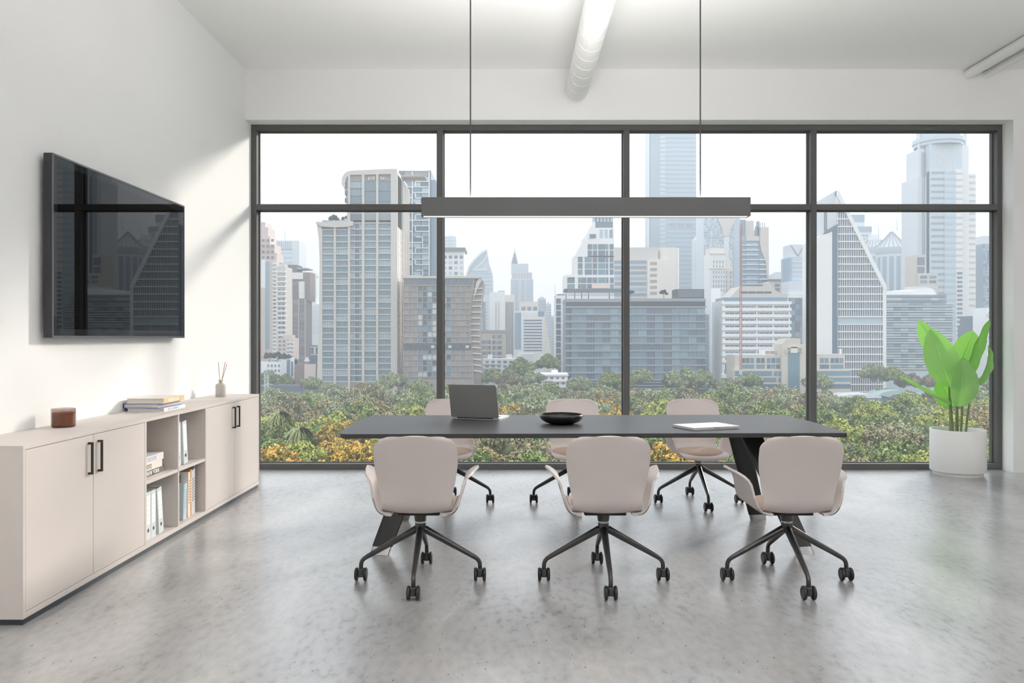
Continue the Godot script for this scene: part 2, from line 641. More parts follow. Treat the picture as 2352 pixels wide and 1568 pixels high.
		obj("cover", [cv, cover if i != 2 else mat("cover_white", Color(0.9, 0.88, 0.85), 0.5)], bk)
		if i == 2:
			obj("spine", [MB.new().bxd(w / 2, w / 2 + 0.001, 0.0, h, -l / 2, l / 2), cover], bk)
			letters("title", "ANCIENT ART", 0.0195, Vector3(w / 2 + 0.0012, h / 2, 0.01), mat("white_print", Color(0.97, 0.96, 0.94), 0.6), bk, true)
		if i == 0:
			var x := w / 2
			obj("spine", [MB.new().bxd(x, x + 0.0008, 0.0, h, -l / 2, l / 2), mat("spine_white", Color(0.92, 0.94, 0.96), 0.5)], bk)
			for q in [[-0.11, -0.075, Color(0.82, 0.66, 0.85)], [-0.07, -0.04, Color(0.95, 0.75, 0.62)], [-0.03, 0.05, Color(0.55, 0.75, 0.93)], [0.06, 0.1, Color(0.95, 0.9, 0.7)]]:
				obj("spine_mark", [MB.new().bxd(x, x + 0.0014, 0.004, h - 0.004, q[0], q[1]), mat("mark_%s" % q[2].to_html(), q[2], 0.5)], bk)
	shelf_contents(paper)


func letters(called: String, text: String, size: float, at: Vector3, m: Material, parent: Node3D, bold := false, squeeze := 1.0) -> void:
	var tm := TextMesh.new()
	var f := SystemFont.new()
	f.font_names = PackedStringArray(["Droid Sans"])
	if bold:
		f.font_weight = 700
	tm.font = f
	tm.text = text
	tm.font_size = 64
	tm.pixel_size = size / 64.0 * 1.3
	tm.depth = 0.0006
	tm.material = m
	var o := MeshInstance3D.new()
	o.name = called
	o.mesh = tm
	o.transform = Transform3D(Basis(Vector3(0, 0, -squeeze), Vector3(0, 1, 0), Vector3(1, 0, 0)), at)
	parent.add_child(o, true)


func binder(label: String, at: Vector3, lean: float, grp: String, src: Node3D = null) -> Node3D:
	if src:
		var r := dup(src, "ring_binder", at, 0, label, grp)
		r.rotation = Vector3(lean, 0, 0)
		return r
	var o := thing("ring_binder", label, "binder", at, 0, grp)
	o.rotation = Vector3(lean, 0, 0)
	var body := mat("binder_grey", Color(0.83, 0.85, 0.86), 0.5)
	var w := 0.062
	var h := 0.272
	var dp := 0.24
	obj("cover", [MB.new().bxd(-dp, 0, 0.0, h, -w / 2, -w / 2 + 0.003).bxd(-dp, 0, 0, h, w / 2 - 0.003, w / 2).bxd(-0.003, 0, 0, h, -w / 2 + 0.003, w / 2 - 0.003), body], o)
	obj("papers", [MB.new().bxd(-dp + 0.01, -0.02, 0.004, h - 0.012, -w / 2 + 0.006, w / 2 - 0.006), mats["paper"]], o)
	obj("spine_label", [MB.new().bxd(0, 0.0006, 0.085, h - 0.02, -w / 2 + 0.008, w / 2 - 0.008), mat("label_paper", Color(0.93, 0.94, 0.95), 0.7)], o)
	var lines := MB.new()
	for k in 5:
		lines.bxd(0.0006, 0.001, 0.11 + k * 0.028, 0.1112 + k * 0.028, -w / 2 + 0.01, w / 2 - 0.01)
	obj("label_lines", [lines, mat("label_line", Color(0.75, 0.78, 0.8), 0.7)], o)
	obj("finger_hole", [MB.new().lathe([Vector2(0, 0), Vector2(0.011, 0), Vector2(0.011, 0.001), Vector2(0.007, 0.0012), Vector2(0, 0.0012)], 20, Vector3(0, 0.052, 0), Basis(Vector3(0, -1, 0), Vector3(1, 0, 0), Vector3(0, 0, 1))), mats["black_metal"]], o)
	return o


func upright(label: String, called: String, d: float, w: float, h: float, color: Color, dp: float, lean := 0.0, x := -2.09, mark := Color.WHITE, base := 0.052) -> void:
	var o := thing(called, label, "book" if called == "book" else "magazine", V(x, base, d + w / 2), 0, "books standing on the bottom shelf")
	o.rotation.x = lean
	var m := mat("c_" + color.to_html(), color, 0.5)
	obj("cover", [MB.new().bxd(-dp, 0, 0, h, -w / 2, -w / 2 + 0.002).bxd(-dp, 0, 0, h, w / 2 - 0.002, w / 2).bxd(-0.002, 0, 0, h, -w / 2 + 0.002, w / 2 - 0.002), m], o)
	obj("pages", [MB.new().bxd(-dp + 0.004, -0.003, 0.003, h - 0.004, -w / 2 + 0.0025, w / 2 - 0.0025), mats["paper"]], o)
	if mark != Color.WHITE:
		var ln := MB.new()
		for k in 9:
			ln.bxd(0, 0.0006, h * 0.3 + k * h * 0.06, h * 0.335 + k * h * 0.06, -w * 0.22, w * 0.22)
		obj("spine_lettering", [ln, mat("c_" + mark.to_html(), mark, 0.6)], o)


func shelf_contents(paper: Material) -> void:
	var g1 := "ring binders on the bottom shelf"
	var b := binder("light grey ring binder standing first from the divider on the bottom shelf", V(-2.075, 0.052, 4.595), 0, g1)
	binder("light grey ring binder standing second on the bottom shelf", V(-2.075, 0.052, 4.662), 0, g1, b)
	binder("light grey ring binder leaning against the others on the bottom shelf", V(-2.07, 0.056, 4.757), 0.12, g1, b)
	var g2 := "ring binders on the upper shelf"
	binder("light grey ring binder standing upright on the upper shelf", V(-2.08, 0.404, 5.03), 0.03, g2, b)
	binder("light grey ring binder leaning over on the upper shelf", V(-2.075, 0.407, 5.127), 0.1, g2, b)
	# three books lying on the upper shelf
	var st := [["dark grey city book lettered NEW YORK at the bottom of the shelf stack", 0.402, 0.034, 4.865, Color(0.42, 0.42, 0.42)],
		["cream city book lettered TOKYO in the middle of the shelf stack", 0.436, 0.042, 4.835, Color(0.93, 0.89, 0.85)],
		["white city book lettered LONDON lying on top of the shelf stack", 0.478, 0.04, 4.855, Color(0.9, 0.9, 0.91)]]
	for i in 3:
		var s = st[i]
		var l := 0.31
		var o := thing("book", s[0], "book", V(-2.2, s[1], s[3] - l / 2), 0, "city books on the upper shelf")
		var m := mat("city_%d" % i, s[4], 0.45)
		var h: float = s[2]
		var w := 0.2
		obj("pages", [MB.new().bxd(-w / 2 + 0.003, w / 2 - 0.003, 0.003, h - 0.003, -l / 2 + 0.004, l / 2 - 0.004), paper], o)
		obj("cover", [MB.new().bxd(-w / 2, w / 2, 0, 0.003, -l / 2, l / 2).bxd(-w / 2, w / 2, h - 0.003, h, -l / 2, l / 2).bxd(w / 2 - 0.003, w / 2, 0.003, h - 0.003, -l / 2, l / 2), m], o)
		if i == 0:
			obj("title_panel", [MB.new().bxd(w / 2, w / 2 + 0.0005, 0.002, h - 0.002, -0.07, 0.085), mat("print_black", Color(0.1, 0.1, 0.1), 0.5)], o)
			letters("title", "NEW YORK", 0.025, Vector3(w / 2 + 0.001, h / 2, 0.0), mats["white_print"], o, true)
		elif i == 1:
			letters("title", "TOKYO", 0.03, Vector3(w / 2 + 0.0005, h / 2, 0.045), mat("print_grey", Color(0.3, 0.29, 0.28), 0.6), o)
		else:
			letters("title", "LONDON", 0.028, Vector3(w / 2 + 0.0005, h / 2, 0.02), mat("print_pale", Color(0.74, 0.74, 0.76), 0.6), o)
	# books standing in the lower right opening
	upright("tall grey art book with a yellow patch at the end of the row", "book", 5.318, 0.022, 0.325, Color(0.72, 0.72, 0.73), 0.24, 0, -2.1, Color(0.72, 0.6, 0.3))
	upright("thin white magazine with small red print beside the tall grey book", "magazine", 5.297, 0.013, 0.29, Color(0.9, 0.89, 0.91), 0.2, 0, -2.09, Color(0.7, 0.45, 0.5))
	upright("pale grey magazine with dark spine print, third from the row's end", "magazine", 5.282, 0.012, 0.29, Color(0.8, 0.8, 0.8), 0.2, 0, -2.09, Color(0.3, 0.3, 0.32))
	upright("wide light grey book between the magazines and the dark book", "book", 5.25, 0.03, 0.287, Color(0.82, 0.82, 0.83), 0.2, 0, -2.088, Color(0.5, 0.5, 0.52))
	upright("dark brown book squeezed behind the orange book", "book", 5.236, 0.012, 0.28, Color(0.25, 0.22, 0.2), 0.2, 0, -2.1)
	upright("orange book with a cream spine strip in the shelf row", "book", 5.206, 0.026, 0.298, Color(0.85, 0.62, 0.38), 0.24, 0, -2.08, Color(0.95, 0.88, 0.76))
	upright("tall white book with lettered spine beside the orange book", "book", 5.176, 0.026, 0.288, Color(0.93, 0.92, 0.9), 0.22, 0, -2.08, Color(0.5, 0.55, 0.55))
	upright("black book standing behind the short grey books", "book", 5.154, 0.018, 0.27, Color(0.2, 0.2, 0.2), 0.19, 0, -2.13)
	upright("short white book leaning on the row", "book", 5.118, 0.018, 0.225, Color(0.9, 0.9, 0.9), 0.17, -0.06, -2.08, Color(0.6, 0.6, 0.58), 0.0525)
	upright("short blue grey book leaning nearest the divider", "book", 5.088, 0.022, 0.225, Color(0.68, 0.76, 0.79), 0.17, -0.06, -2.078, Color.WHITE, 0.0527)


func television() -> void:
	var at := V(-2.388, 1.67, 4.88)
	var tv := thing("television", "large black flat television mounted on the white wall above the sideboard", "television", at)
	var a := 4.06
	var b := 5.7
	var y0 := 1.203
	var y1 := 2.137
	objw("body", [MB.new().bxd(-2.364, -2.321, y0, y1, a, b, 0.003), mat("tv_body", Color(0.24, 0.245, 0.26), 0.32, 0.5)], tv)
	objw("wall_bracket", [MB.new().bxd(-2.387, -2.364, 1.5, 1.84, 4.6, 5.15), mats["black_metal"]], tv)
	var bz := MB.new()
	var t := 0.011
	bz.bxd(-2.321, -2.316, y0, y0 + t, a, b, 0.001).bxd(-2.321, -2.316, y1 - t, y1, a, b, 0.001)
	bz.bxd(-2.321, -2.316, y0 + t, y1 - t, a, a + t, 0.001).bxd(-2.321, -2.316, y0 + t, y1 - t, b - t, b, 0.001)
	objw("bezel", [bz, mat("tv_bezel", Color(0.4, 0.4, 0.42), 0.3, 0.7)], tv)
	var k := 0.035
	var bd := MB.new()
	bd.bxd(-2.321, -2.3185, y0 + t, y0 + t + k, a + t, b - t).bxd(-2.321, -2.3185, y1 - t - k, y1 - t, a + t, b - t)
	bd.bxd(-2.321, -2.3185, y0 + t + k, y1 - t - k, a + t, a + t + k).bxd(-2.321, -2.3185, y0 + t + k, y1 - t - k, b - t - k, b - t)
	objw("screen_border", [bd, mat("tv_border", Color(0.13, 0.135, 0.135), 0.03, 0, 0.42)], tv)
	objw("screen", [MB.new().bxd(-2.321, -2.3185, y0 + t + k, y1 - t - k, a + t + k, b - t - k), mat("tv_screen", Color(0.015, 0.015, 0.015), 0.015, 0, 0.42)], tv)


# ---------------------------------------------------------------- the table
func table_and_things() -> void:
	var ht := 0.683
	var cx := 0.447
	var root := thing("meeting_table", "long dark grey meeting table with bowed ends and four splayed legs", "table", V(cx, 0, 4.91))
	var poly := PackedVector2Array()
	var hl := 1.385
	var hd := 0.56
	var bow := 0.034
	var r := 0.055
	# outline in plan (x, z): bowed ends, small rounded corners
	for s in [1.0, -1.0]:
		for k in 13:  # end arc
			var t := -1.0 + 2.0 * k / 12.0
			var z := t * (hd - r)
			poly.append(Vector2(s * (hl + bow * (1.0 - t * t)), s * z))
		for k in range(1, 7):  # corner
			var a := PI / 2 * k / 7.0
			poly.append(Vector2(s * (hl - r + r * cos(a)), s * (hd - r + r * sin(a))))
	var th := 0.024
	var xf := Transform3D(Basis(Vector3(1, 0, 0), Vector3(0, 0, -1), Vector3(0, 1, 0)), Vector3(0, ht, 0))
	# the outline is laid flat: polygon y becomes -z, thickness goes down
	var inner := PackedVector2Array()
	for p in poly:
		inner.append(p * Vector2((hl - 0.002) / hl, (hd - 0.002) / hd))
	var top := MB.new().extrude(poly, th - 0.004, xf.translated(Vector3(0, -0.002, 0)), true)
	var xt := xf
	top.extrude(inner, th, xt, true)
	obj("tabletop", [top, mats["table_black"]], root)
	for sx in [-1.0, 1.0]:
		for sd in [-1.0, 1.0]:
			var foot := Vector3(sx * 1.185, 0, sd * 0.425)
			var head := Vector3(sx * 0.955, ht - th, sd * 0.14)
			obj("leg", [plank(foot.lerp(head, 0.062), head, 0.118, 0.135, 0.038, sx), mats["leg_black"]], root)
			obj("foot", [plank(foot, foot.lerp(head, 0.062), 0.112, 0.114, 0.034, sx), mats["chrome"]], root)
	obj("apron", [MB.new().box(Vector3(0, ht - th - 0.02, 0), Vector3(2.05, 0.04, 0.24), 0.003), mats["leg_black"]], root)
	# bowl
	var bowl := thing("bowl", "shallow black bowl standing in the middle of the table", "bowl", V(0.3, ht, 4.88))
	obj("body", [MB.new().lathe([Vector2(0, 0), Vector2(0.062, 0), Vector2(0.072, 0.003), Vector2(0.1, 0.012), Vector2(0.12, 0.025), Vector2(0.1305, 0.04), Vector2(0.132, 0.05), Vector2(0.127, 0.0585), Vector2(0.124, 0.0595), Vector2(0.121, 0.0575), Vector2(0.122, 0.048), Vector2(0.112, 0.03), Vector2(0.09, 0.016), Vector2(0.05, 0.01), Vector2(0, 0.009)], 64), mat("bowl_black", Color(0.14, 0.14, 0.14), 0.3, 0.3)], bowl)
	# open laptop, its back to the viewer
	var alu := mat("grey_aluminium", Color(0.56, 0.56, 0.565), 0.4, 0.35)
	var light := mat("silver_aluminium", Color(0.83, 0.835, 0.85), 0.4, 0.6)
	var lp := thing("laptop", "open grey laptop on the table with its lid turned to the viewer", "laptop", V(-0.235, ht, 5.13), deg_to_rad(-17))
	obj("base", [slab(0.32, 0.222, 0.012, 0.012, Vector3(0, 0.0075, -0.115)), light], lp)
	obj("keyboard", [MB.new().box(Vector3(0, 0.0139, -0.075), Vector3(0.27, 0.0008, 0.1)), mats["black_plastic"]], lp)
	obj("hinge", [MB.new().tube([Vector3(-0.12, 0.012, 0.0), Vector3(0.12, 0.012, 0.0)], [0.005, 0.005], 10), mats["black_plastic"]], lp)
	var tilt := Basis(Vector3.RIGHT, deg_to_rad(14))
	obj("lid", [slab(0.32, 0.218, 0.006, 0.012, Vector3(0, 0.014, 0.004) + tilt * Vector3(0, 0.109, 0), tilt * Basis(Vector3.RIGHT, PI / 2)), alu], lp)
	obj("screen", [MB.new().box(Vector3(0, 0.014, 0.004) + tilt * Vector3(0, 0.111, -0.0032), Vector3(0.305, 0.195, 0.0008), 0, tilt), mat("black_glass", Color(0.02, 0.02, 0.02), 0.08)], lp)
	for s in [-0.12, 0.12]:
		obj("rubber_foot", [MB.new().box(Vector3(s, 0.0008, -0.03), Vector3(0.02, 0.0016, 0.01)), mats["black_plastic"]], lp)
	# closed laptop
	var cl := thing("laptop", "closed silver laptop lying flat on the table", "laptop", V(1.123, ht, 4.667), deg_to_rad(22))
	obj("base", [slab(0.315, 0.22, 0.009, 0.012, Vector3(0, 0.0055, 0)), light], cl)
	obj("lid", [slab(0.315, 0.22, 0.005, 0.012, Vector3(0, 0.0132, 0)), mat("lid_silver", Color(0.86, 0.865, 0.875), 0.42, 0.45)], cl)
	obj("lid_notch", [MB.new().box(Vector3(0, 0.0102, 0.1102), Vector3(0.05, 0.002, 0.001)), mats["black_plastic"]], cl)


# a leg of flattened oval section between two points, its wide side along x
func plank(a: Vector3, b: Vector3, wa: float, wb: float, t: float, sx: float) -> MB:
	var g := []
	var n := 28
	for i in 2:
		var o: Vector3 = [a, b][i]
		var w: float = [wa, wb][i]
		var r := []
		for k in n + 1:
			var an := TAU * k / n
			var c := cos(an)
			var s := sin(an)
			var px: float = signf(c) * pow(absf(c), 0.45) * w / 2
			var pz: float = signf(s) * pow(absf(s), 0.75) * t / 2
			r.append(o + Vector3(px, 0, -pz - px * 0.19 * sx))
		g.append(r)
	var m := MB.new()
	var q := MB.grid_normals(g)
	for i in 2:
		q[i][0] = (q[i][1] + q[i][n - 1]).normalized()
		q[i][n] = q[i][0]
	m.sheet(g, q)
	for k in n:
		m.tri(a, g[0][k + 1], g[0][k])
		m.tri(b, g[1][k], g[1][k + 1])
	return m


# a thin plate with rounded corners, lying flat unless turned
func slab(w: float, l: float, h: float, r: float, o: Vector3, bas := Basis()) -> MB:
	var poly := PackedVector2Array()
	for q in 4:
		var c := Vector2([1, -1, -1, 1][q] * (w / 2 - r), [1, 1, -1, -1][q] * (l / 2 - r))
		for k in 7:
			var a := PI / 2 * q + PI / 2 * k / 6.0
			poly.append(c + Vector2(cos(a), sin(a)) * r)
	var inn := PackedVector2Array()
	for p in poly:
		inn.append(p * Vector2((w - 0.0016) / w, (l - 0.0016) / l))
	var xf := Transform3D(bas * Basis(Vector3(1, 0, 0), Vector3(0, 0, -1), Vector3(0, 1, 0)), o)
	return MB.new().extrude(poly, h - 0.0016, xf * Transform3D(Basis(), Vector3(0, 0, h / 2 - 0.0008)), true).extrude(inn, h, xf * Transform3D(Basis(), Vector3(0, 0, h / 2)), true)


# ---------------------------------------------------------------- chairs: one is built facing -z, the rest are copies
func make_chair(label: String) -> Node3D:
	var ch := thing("office_chair", label, "chair", Vector3.ZERO, 0, "chairs around the meeting table")
	var pl: Material = mats["shell_plastic"]
	var prof := [[0.222, 0.336], [0.219, 0.35], [0.2, 0.362], [0.15, 0.368], [0.05, 0.364], [-0.04, 0.36], [-0.1, 0.362], [-0.135, 0.373], [-0.158, 0.402], [-0.172, 0.45], [-0.188, 0.53], [-0.206, 0.61], [-0.224, 0.68], [-0.24, 0.744]]
	var pts := []
	for p in prof:
		pts.append(Vector3(0, p[1], -p[0]))
	var line := smooth_curve(pts, 96)
	var total := 0.0
	var s := [0.0]
	for i in 96:
		total += line[i].distance_to(line[i + 1])
		s.append(total)
	var g := []
	for i in 97:
		var y: float = line[i].y
		var z: float = line[i].z
		var seat := clampf((0.03 - z) / 0.1, 0.0, 1.0)  # 1 at the front
		var hw := lerpf(0.166, 0.172, seat)
		if y > 0.38:
			hw = lerpf(0.164, 0.197, smoothstep(0.38, 0.64, y))
		var r := 0.066
		var left: float = total - s[i]
		if left < r:
			hw -= r - sqrt(maxf(r * r - (r - left) * (r - left), 0.0))
		if s[i] < 0.05:
			hw -= 0.05 - sqrt(maxf(0.0025 - (0.05 - s[i]) * (0.05 - s[i]), 0.0))
		var row: Array[Vector3] = []
		for j in 25:
			var u := -1.0 + j / 12.0
			var back := smoothstep(0.37, 0.5, y)
			row.append(Vector3(u * hw, y + 0.012 * u * u * (1 - back) - 0.012 * u * u * smoothstep(0.62, 0.74, y), z - 0.022 * u * u * back))
		g.append(row)
	obj("seat_shell", [MB.new().shell(g, 0.014), pl], ch)
	# arms: the shell folds up at each side of the seat
	var sec := smooth_curve([Vector3(0.12, 0.361, 0), Vector3(0.16, 0.365, 0), Vector3(0.186, 0.386, 0), Vector3(0.203, 0.425, 0), Vector3(0.212, 0.46, 0), Vector3(0.218, 0.495, 0), Vector3(0.231, 0.522, 0), Vector3(0.256, 0.543, 0), Vector3(0.29, 0.557, 0)], 40)
	var tops := [[-0.168, 0.4], [-0.164, 0.44], [-0.158, 0.475], [-0.15, 0.5], [-0.138, 0.52], [-0.12, 0.536], [-0.09, 0.544], [-0.05, 0.547], [0.0, 0.549], [0.05, 0.551], [0.085, 0.552], [0.11, 0.552], [0.13, 0.545], [0.146, 0.52], [0.16, 0.48], [0.176, 0.43], [0.192, 0.395], [0.206, 0.372]]
	for sd in [-1.0, 1.0]:
		var ga := []
		for t in tops:
			var kmax := 40.0
			for k in 41:
				if sec[k].y >= t[1]:
					kmax = k - 1 + (t[1] - sec[k - 1].y) / maxf(sec[k].y - sec[k - 1].y, 1e-5)
					break
			var row: Array[Vector3] = []
			for k in 21:
				var f := kmax * k / 20.0
				var i0 := int(f)
				var p: Vector3 = sec[i0].lerp(sec[mini(i0 + 1, 40)], f - i0)
				var flare := smoothstep(0.5, 0.555, p.y) * 0.008 * smoothstep(-0.08, 0.1, t[0])
				row.append(Vector3(sd * (p.x + flare), p.y, -t[0]))
			ga.append(row)
		if sd > 0:
			ga.reverse()
		obj("armrest", [MB.new().shell(ga, 0.011), pl], ch)
	# cushion
	var cu := MB.new()
	var rings := []
	for i in 13:
		var f := i / 12.0
		var row: Array[Vector3] = []
		for k in 49:
			var a := -TAU * k / 48.0
			var c := cos(a)
			var n := sin(a)
			var sc := 1.0 - pow(f, 2.2)
			var px: float = signf(c) * pow(absf(c), 0.62) * 0.163 * sc
			var pz: float = signf(n) * pow(absf(n), 0.62) * 0.163 * sc
			row.append(Vector3(px, 0.3725 + 0.033 * sin(f * PI / 2), pz - 0.03))
		rings.append(row)
	var qn := MB.grid_normals(rings)
	for i in 13:
		qn[i][48] = qn[i][0]
		if i == 12:
			for k in 49:
				qn[i][k] = Vector3.UP
	cu.sheet(rings, qn)
	obj("cushion", [cu, mats["cushion_fabric"]], ch)
	# column
	var bk: Material = mats["black_metal"]
	obj("mounting_plate", [MB.new().box(Vector3(0, 0.347, 0), Vector3(0.205, 0.014, 0.17), 0.004), mats["black_plastic"]], ch)
	obj("column", [MB.new().lathe([Vector2(0.0285, 0.298), Vector2(0.0295, 0.303), Vector2(0.031, 0.318), Vector2(0.034, 0.332), Vector2(0.04, 0.342)], 28), bk], ch)
	obj("collar", [MB.new().lathe([Vector2(0.026, 0.289), Vector2(0.0275, 0.289), Vector2(0.0275, 0.298), Vector2(0.026, 0.298)], 28), mats["chrome"]], ch)
	obj("hub", [MB.new().lathe([Vector2(0, 0.243), Vector2(0.024, 0.243), Vector2(0.0275, 0.25), Vector2(0.0275, 0.286), Vector2(0.026, 0.289), Vector2(0, 0.289)], 28), bk], ch)
	for k in 4:
		var dir := Vector3(1, 0, 0).rotated(Vector3.UP, PI / 2 * k)
		var path := smooth_curve([dir * 0.02 + Vector3.UP * 0.257, dir * 0.14 + Vector3.UP * 0.19, dir * 0.262 + Vector3.UP * 0.121], 6)
		for e in [[0.279, 0.11], [0.288, 0.1], [0.2935, 0.088], [0.295, 0.074], [0.295, 0.066]]:
			path.append(dir * e[0] + Vector3.UP * e[1])
		var rad := []
		for i in path.size():
			rad.append(lerpf(0.0185, 0.0105, minf(1.0, i / 7.0)))
		obj("base_leg", [MB.new().tube(path, rad, 16), bk], ch)
		var o: Vector3 = dir * 0.295
		var cs := MB.new().box(o + Vector3(0, 0.041, 0), Vector3(0.026, 0.04, 0.042), 0.004)
		cs.tube([o + Vector3(0, 0.05, 0), o + Vector3(0, 0.067, 0)], [0.0095, 0.0095], 14)
		cs.tube([o + Vector3(-0.026, 0.0325, 0), o + Vector3(0.026, 0.0325, 0)], [0.006, 0.006], 10)
		var ca := obj("caster", [cs, mats["caster_grey"]], ch)
		for sx in [-1.0, 1.0]:
			var w := MB.new().lathe([Vector2(0, -0.0085), Vector2(0.024, -0.0085), Vector2(0.0295, -0.006), Vector2(0.0325, -0.002), Vector2(0.0325, 0.003), Vector2(0.03, 0.0065), Vector2(0.026, 0.0082), Vector2(0.022, 0.0066), Vector2(0, 0.0075)], 32, o + Vector3(sx * 0.0215, 0.0325, 0), Basis(Vector3(0, sx, 0), Vector3(sx, 0, 0), Vector3(0, 0, -1)))
			obj("wheel", [w, mats["black_plastic"]], ca)
	return ch


func chairs() -> void:
	var xs := [-0.4535, 0.4535, 1.362]
	var near := ["beige shell office chair on the viewer's side, nearest the sideboard",
		"beige shell office chair on the viewer's side of the table, the middle one of three",
		"beige shell office chair on the viewer's side, nearest the table end by the plant"]
	var far := ["beige shell office chair by the window, half hidden behind the open laptop",
		"beige shell office chair by the window, behind the black bowl",
		"beige shell office chair by the window, behind the closed laptop"]
	var src: Node3D
	for i in 3:
		if src == null:
			src = make_chair(near[0])
			src.position = V(xs[0], 0, 3.993)
		else:
			dup(src, "office_chair", V(xs[i], 0, 3.993), 0, near[i])
	for i in 3:
		dup(src, "office_chair", V(xs[i], 0, 5.875), PI, far[i])


# ---------------------------------------------------------------- potted plant
func plant() -> void:
	var at := V(3.94, 0, 7.12)
	var root := thing("potted_plant", "bright green broad leaved plant in a white round pot before the window", "plant", at)
	obj("pot", [MB.new().lathe([Vector2(0, 0.0), Vector2(0.198, 0), Vector2(0.2, 0.003), Vector2(0.2, 0.033), Vector2(0.222, 0.035), Vector2(0.2245, 0.04), Vector2(0.224, 0.397), Vector2(0.222, 0.4), Vector2(0.217, 0.4), Vector2(0.215, 0.397), Vector2(0.214, 0.33)], 72), mat("pot_white", Color(0.93, 0.93, 0.925), 0.55)], root)
	obj("soil", [MB.new().lathe([Vector2(0.214, 0.33), Vector2(0.12, 0.342), Vector2(0, 0.338)], 40), mat("soil", Color(0.2, 0.17, 0.14), 0.95)], root)
	var st := mat("stem_green", Color(0.5, 0.57, 0.38), 0.5)
	# base pixel, tip pixel, depths, half width, way the face looks, sag
	var lv := [
		[2180, 889, 2143, 753, 7.04, 7.13, 0.145, Vector3(-0.15, 0.25, 1), 0.03, 2184],
		[2199, 934, 2220, 822, 6.98, 6.95, 0.128, Vector3(0.1, 0.05, 1), -0.02, 2200],
		[2214, 872, 2286, 735, 7.15, 7.26, 0.12, Vector3(0.75, -0.05, 0.8), 0.03, 2207],
		[2200, 850, 2240, 758, 7.22, 7.25, 0.115, Vector3(-0.25, 0.15, 1), 0.02, 2196],
		[2232, 892, 2283, 799, 7.1, 7.1, 0.115, Vector3(0.95, 0.2, 0.25), -0.03, 2217],
		[2183, 930, 2067, 850, 7.05, 7.0, 0.09, Vector3(-0.35, 1, 0.12), 0.02, 2182],
		[2176, 846, 2105, 739, 7.2, 7.26, 0.1, Vector3(-0.9, 0.5, 0.3), 0.03, 2190],
		[2186, 936, 2160, 870, 7.2, 7.24, 0.1, Vector3(-0.5, 0.3, 1), 0.02, 2188],
	]
	for i in lv.size():
		var e = lv[i]
		var b := P(e[0], e[1], e[4]) - at
		var t := P(e[2], e[3], e[5]) - at
		var face: Vector3 = e[7].normalized()
		var axis := (t - b).normalized()
		face = (face - axis * face.dot(axis)).normalized()
		var side := axis.cross(face).normalized()
		var g := []
		var rows := 26
		for k in rows + 1:
			var f := k / float(rows)
			var w: float = e[6] * pow(sin(PI * pow(f, 0.84)), 0.62) * (1.0 if f < 0.98 else 0.6)
			if k == 0 or k == rows:
				w = 0.001
			var bend: float = -e[8] * 4.0 * f * (1.0 - f) - 0.05 * f * f
			var c := b.lerp(t, f) + face * bend
			var row: Array[Vector3] = []
			for j in 13:
				var u := -1.0 + j / 6.0
				row.append(c + side * u * w + face * (absf(u) * w * 0.3 + 0.005 * sin(f * 19.0 + i) * u * u))
			g.append(row)
		var leaf := obj("leaf", [MB.new().shell(g, 0.0012), leaf_mat(i)], root)
		var ridge := []
		for k in range(0, rows, 2):
			ridge.append(g[k][6] + face * 0.0015)
		ridge.append(g[rows][6])
		var rr := []
		for k in ridge.size():
			rr.append(lerpf(0.0042, 0.0008, k / float(ridge.size() - 1)))
		obj("midrib", [MB.new().tube(ridge, rr, 8), mat("midrib", Color(0.68, 0.85, 0.5), 0.5)], leaf)
		var foot := P(e[9], 985, 7.12 + (i % 3 - 1) * 0.03) - at
		foot.y = 0.335
		obj("stem", [MB.new().tube(smooth_curve([foot, foot.lerp(b, 0.5) + Vector3(0, 0.02, 0), b + axis * 0.01], 8), [0.0095, 0.0095, 0.009, 0.009, 0.0085, 0.008, 0.0075, 0.007, 0.005], 10), st], root)


func leaf_mat(i: int) -> StandardMaterial3D:
	var cols := [Color(0.69, 0.85, 0.58), Color(0.6, 0.74, 0.54), Color(0.54, 0.74, 0.44), Color(0.72, 0.88, 0.58), Color(0.66, 0.79, 0.6), Color(0.75, 0.87, 0.68), Color(0.74, 0.88, 0.64), Color(0.62, 0.84, 0.46)]
	var m := mat("leaf_%d" % i, cols[i], 0.42, 0, 0.4)
	m.backlight_enabled = true
	m.backlight = Color(0.8, 0.95, 0.62)
	return m


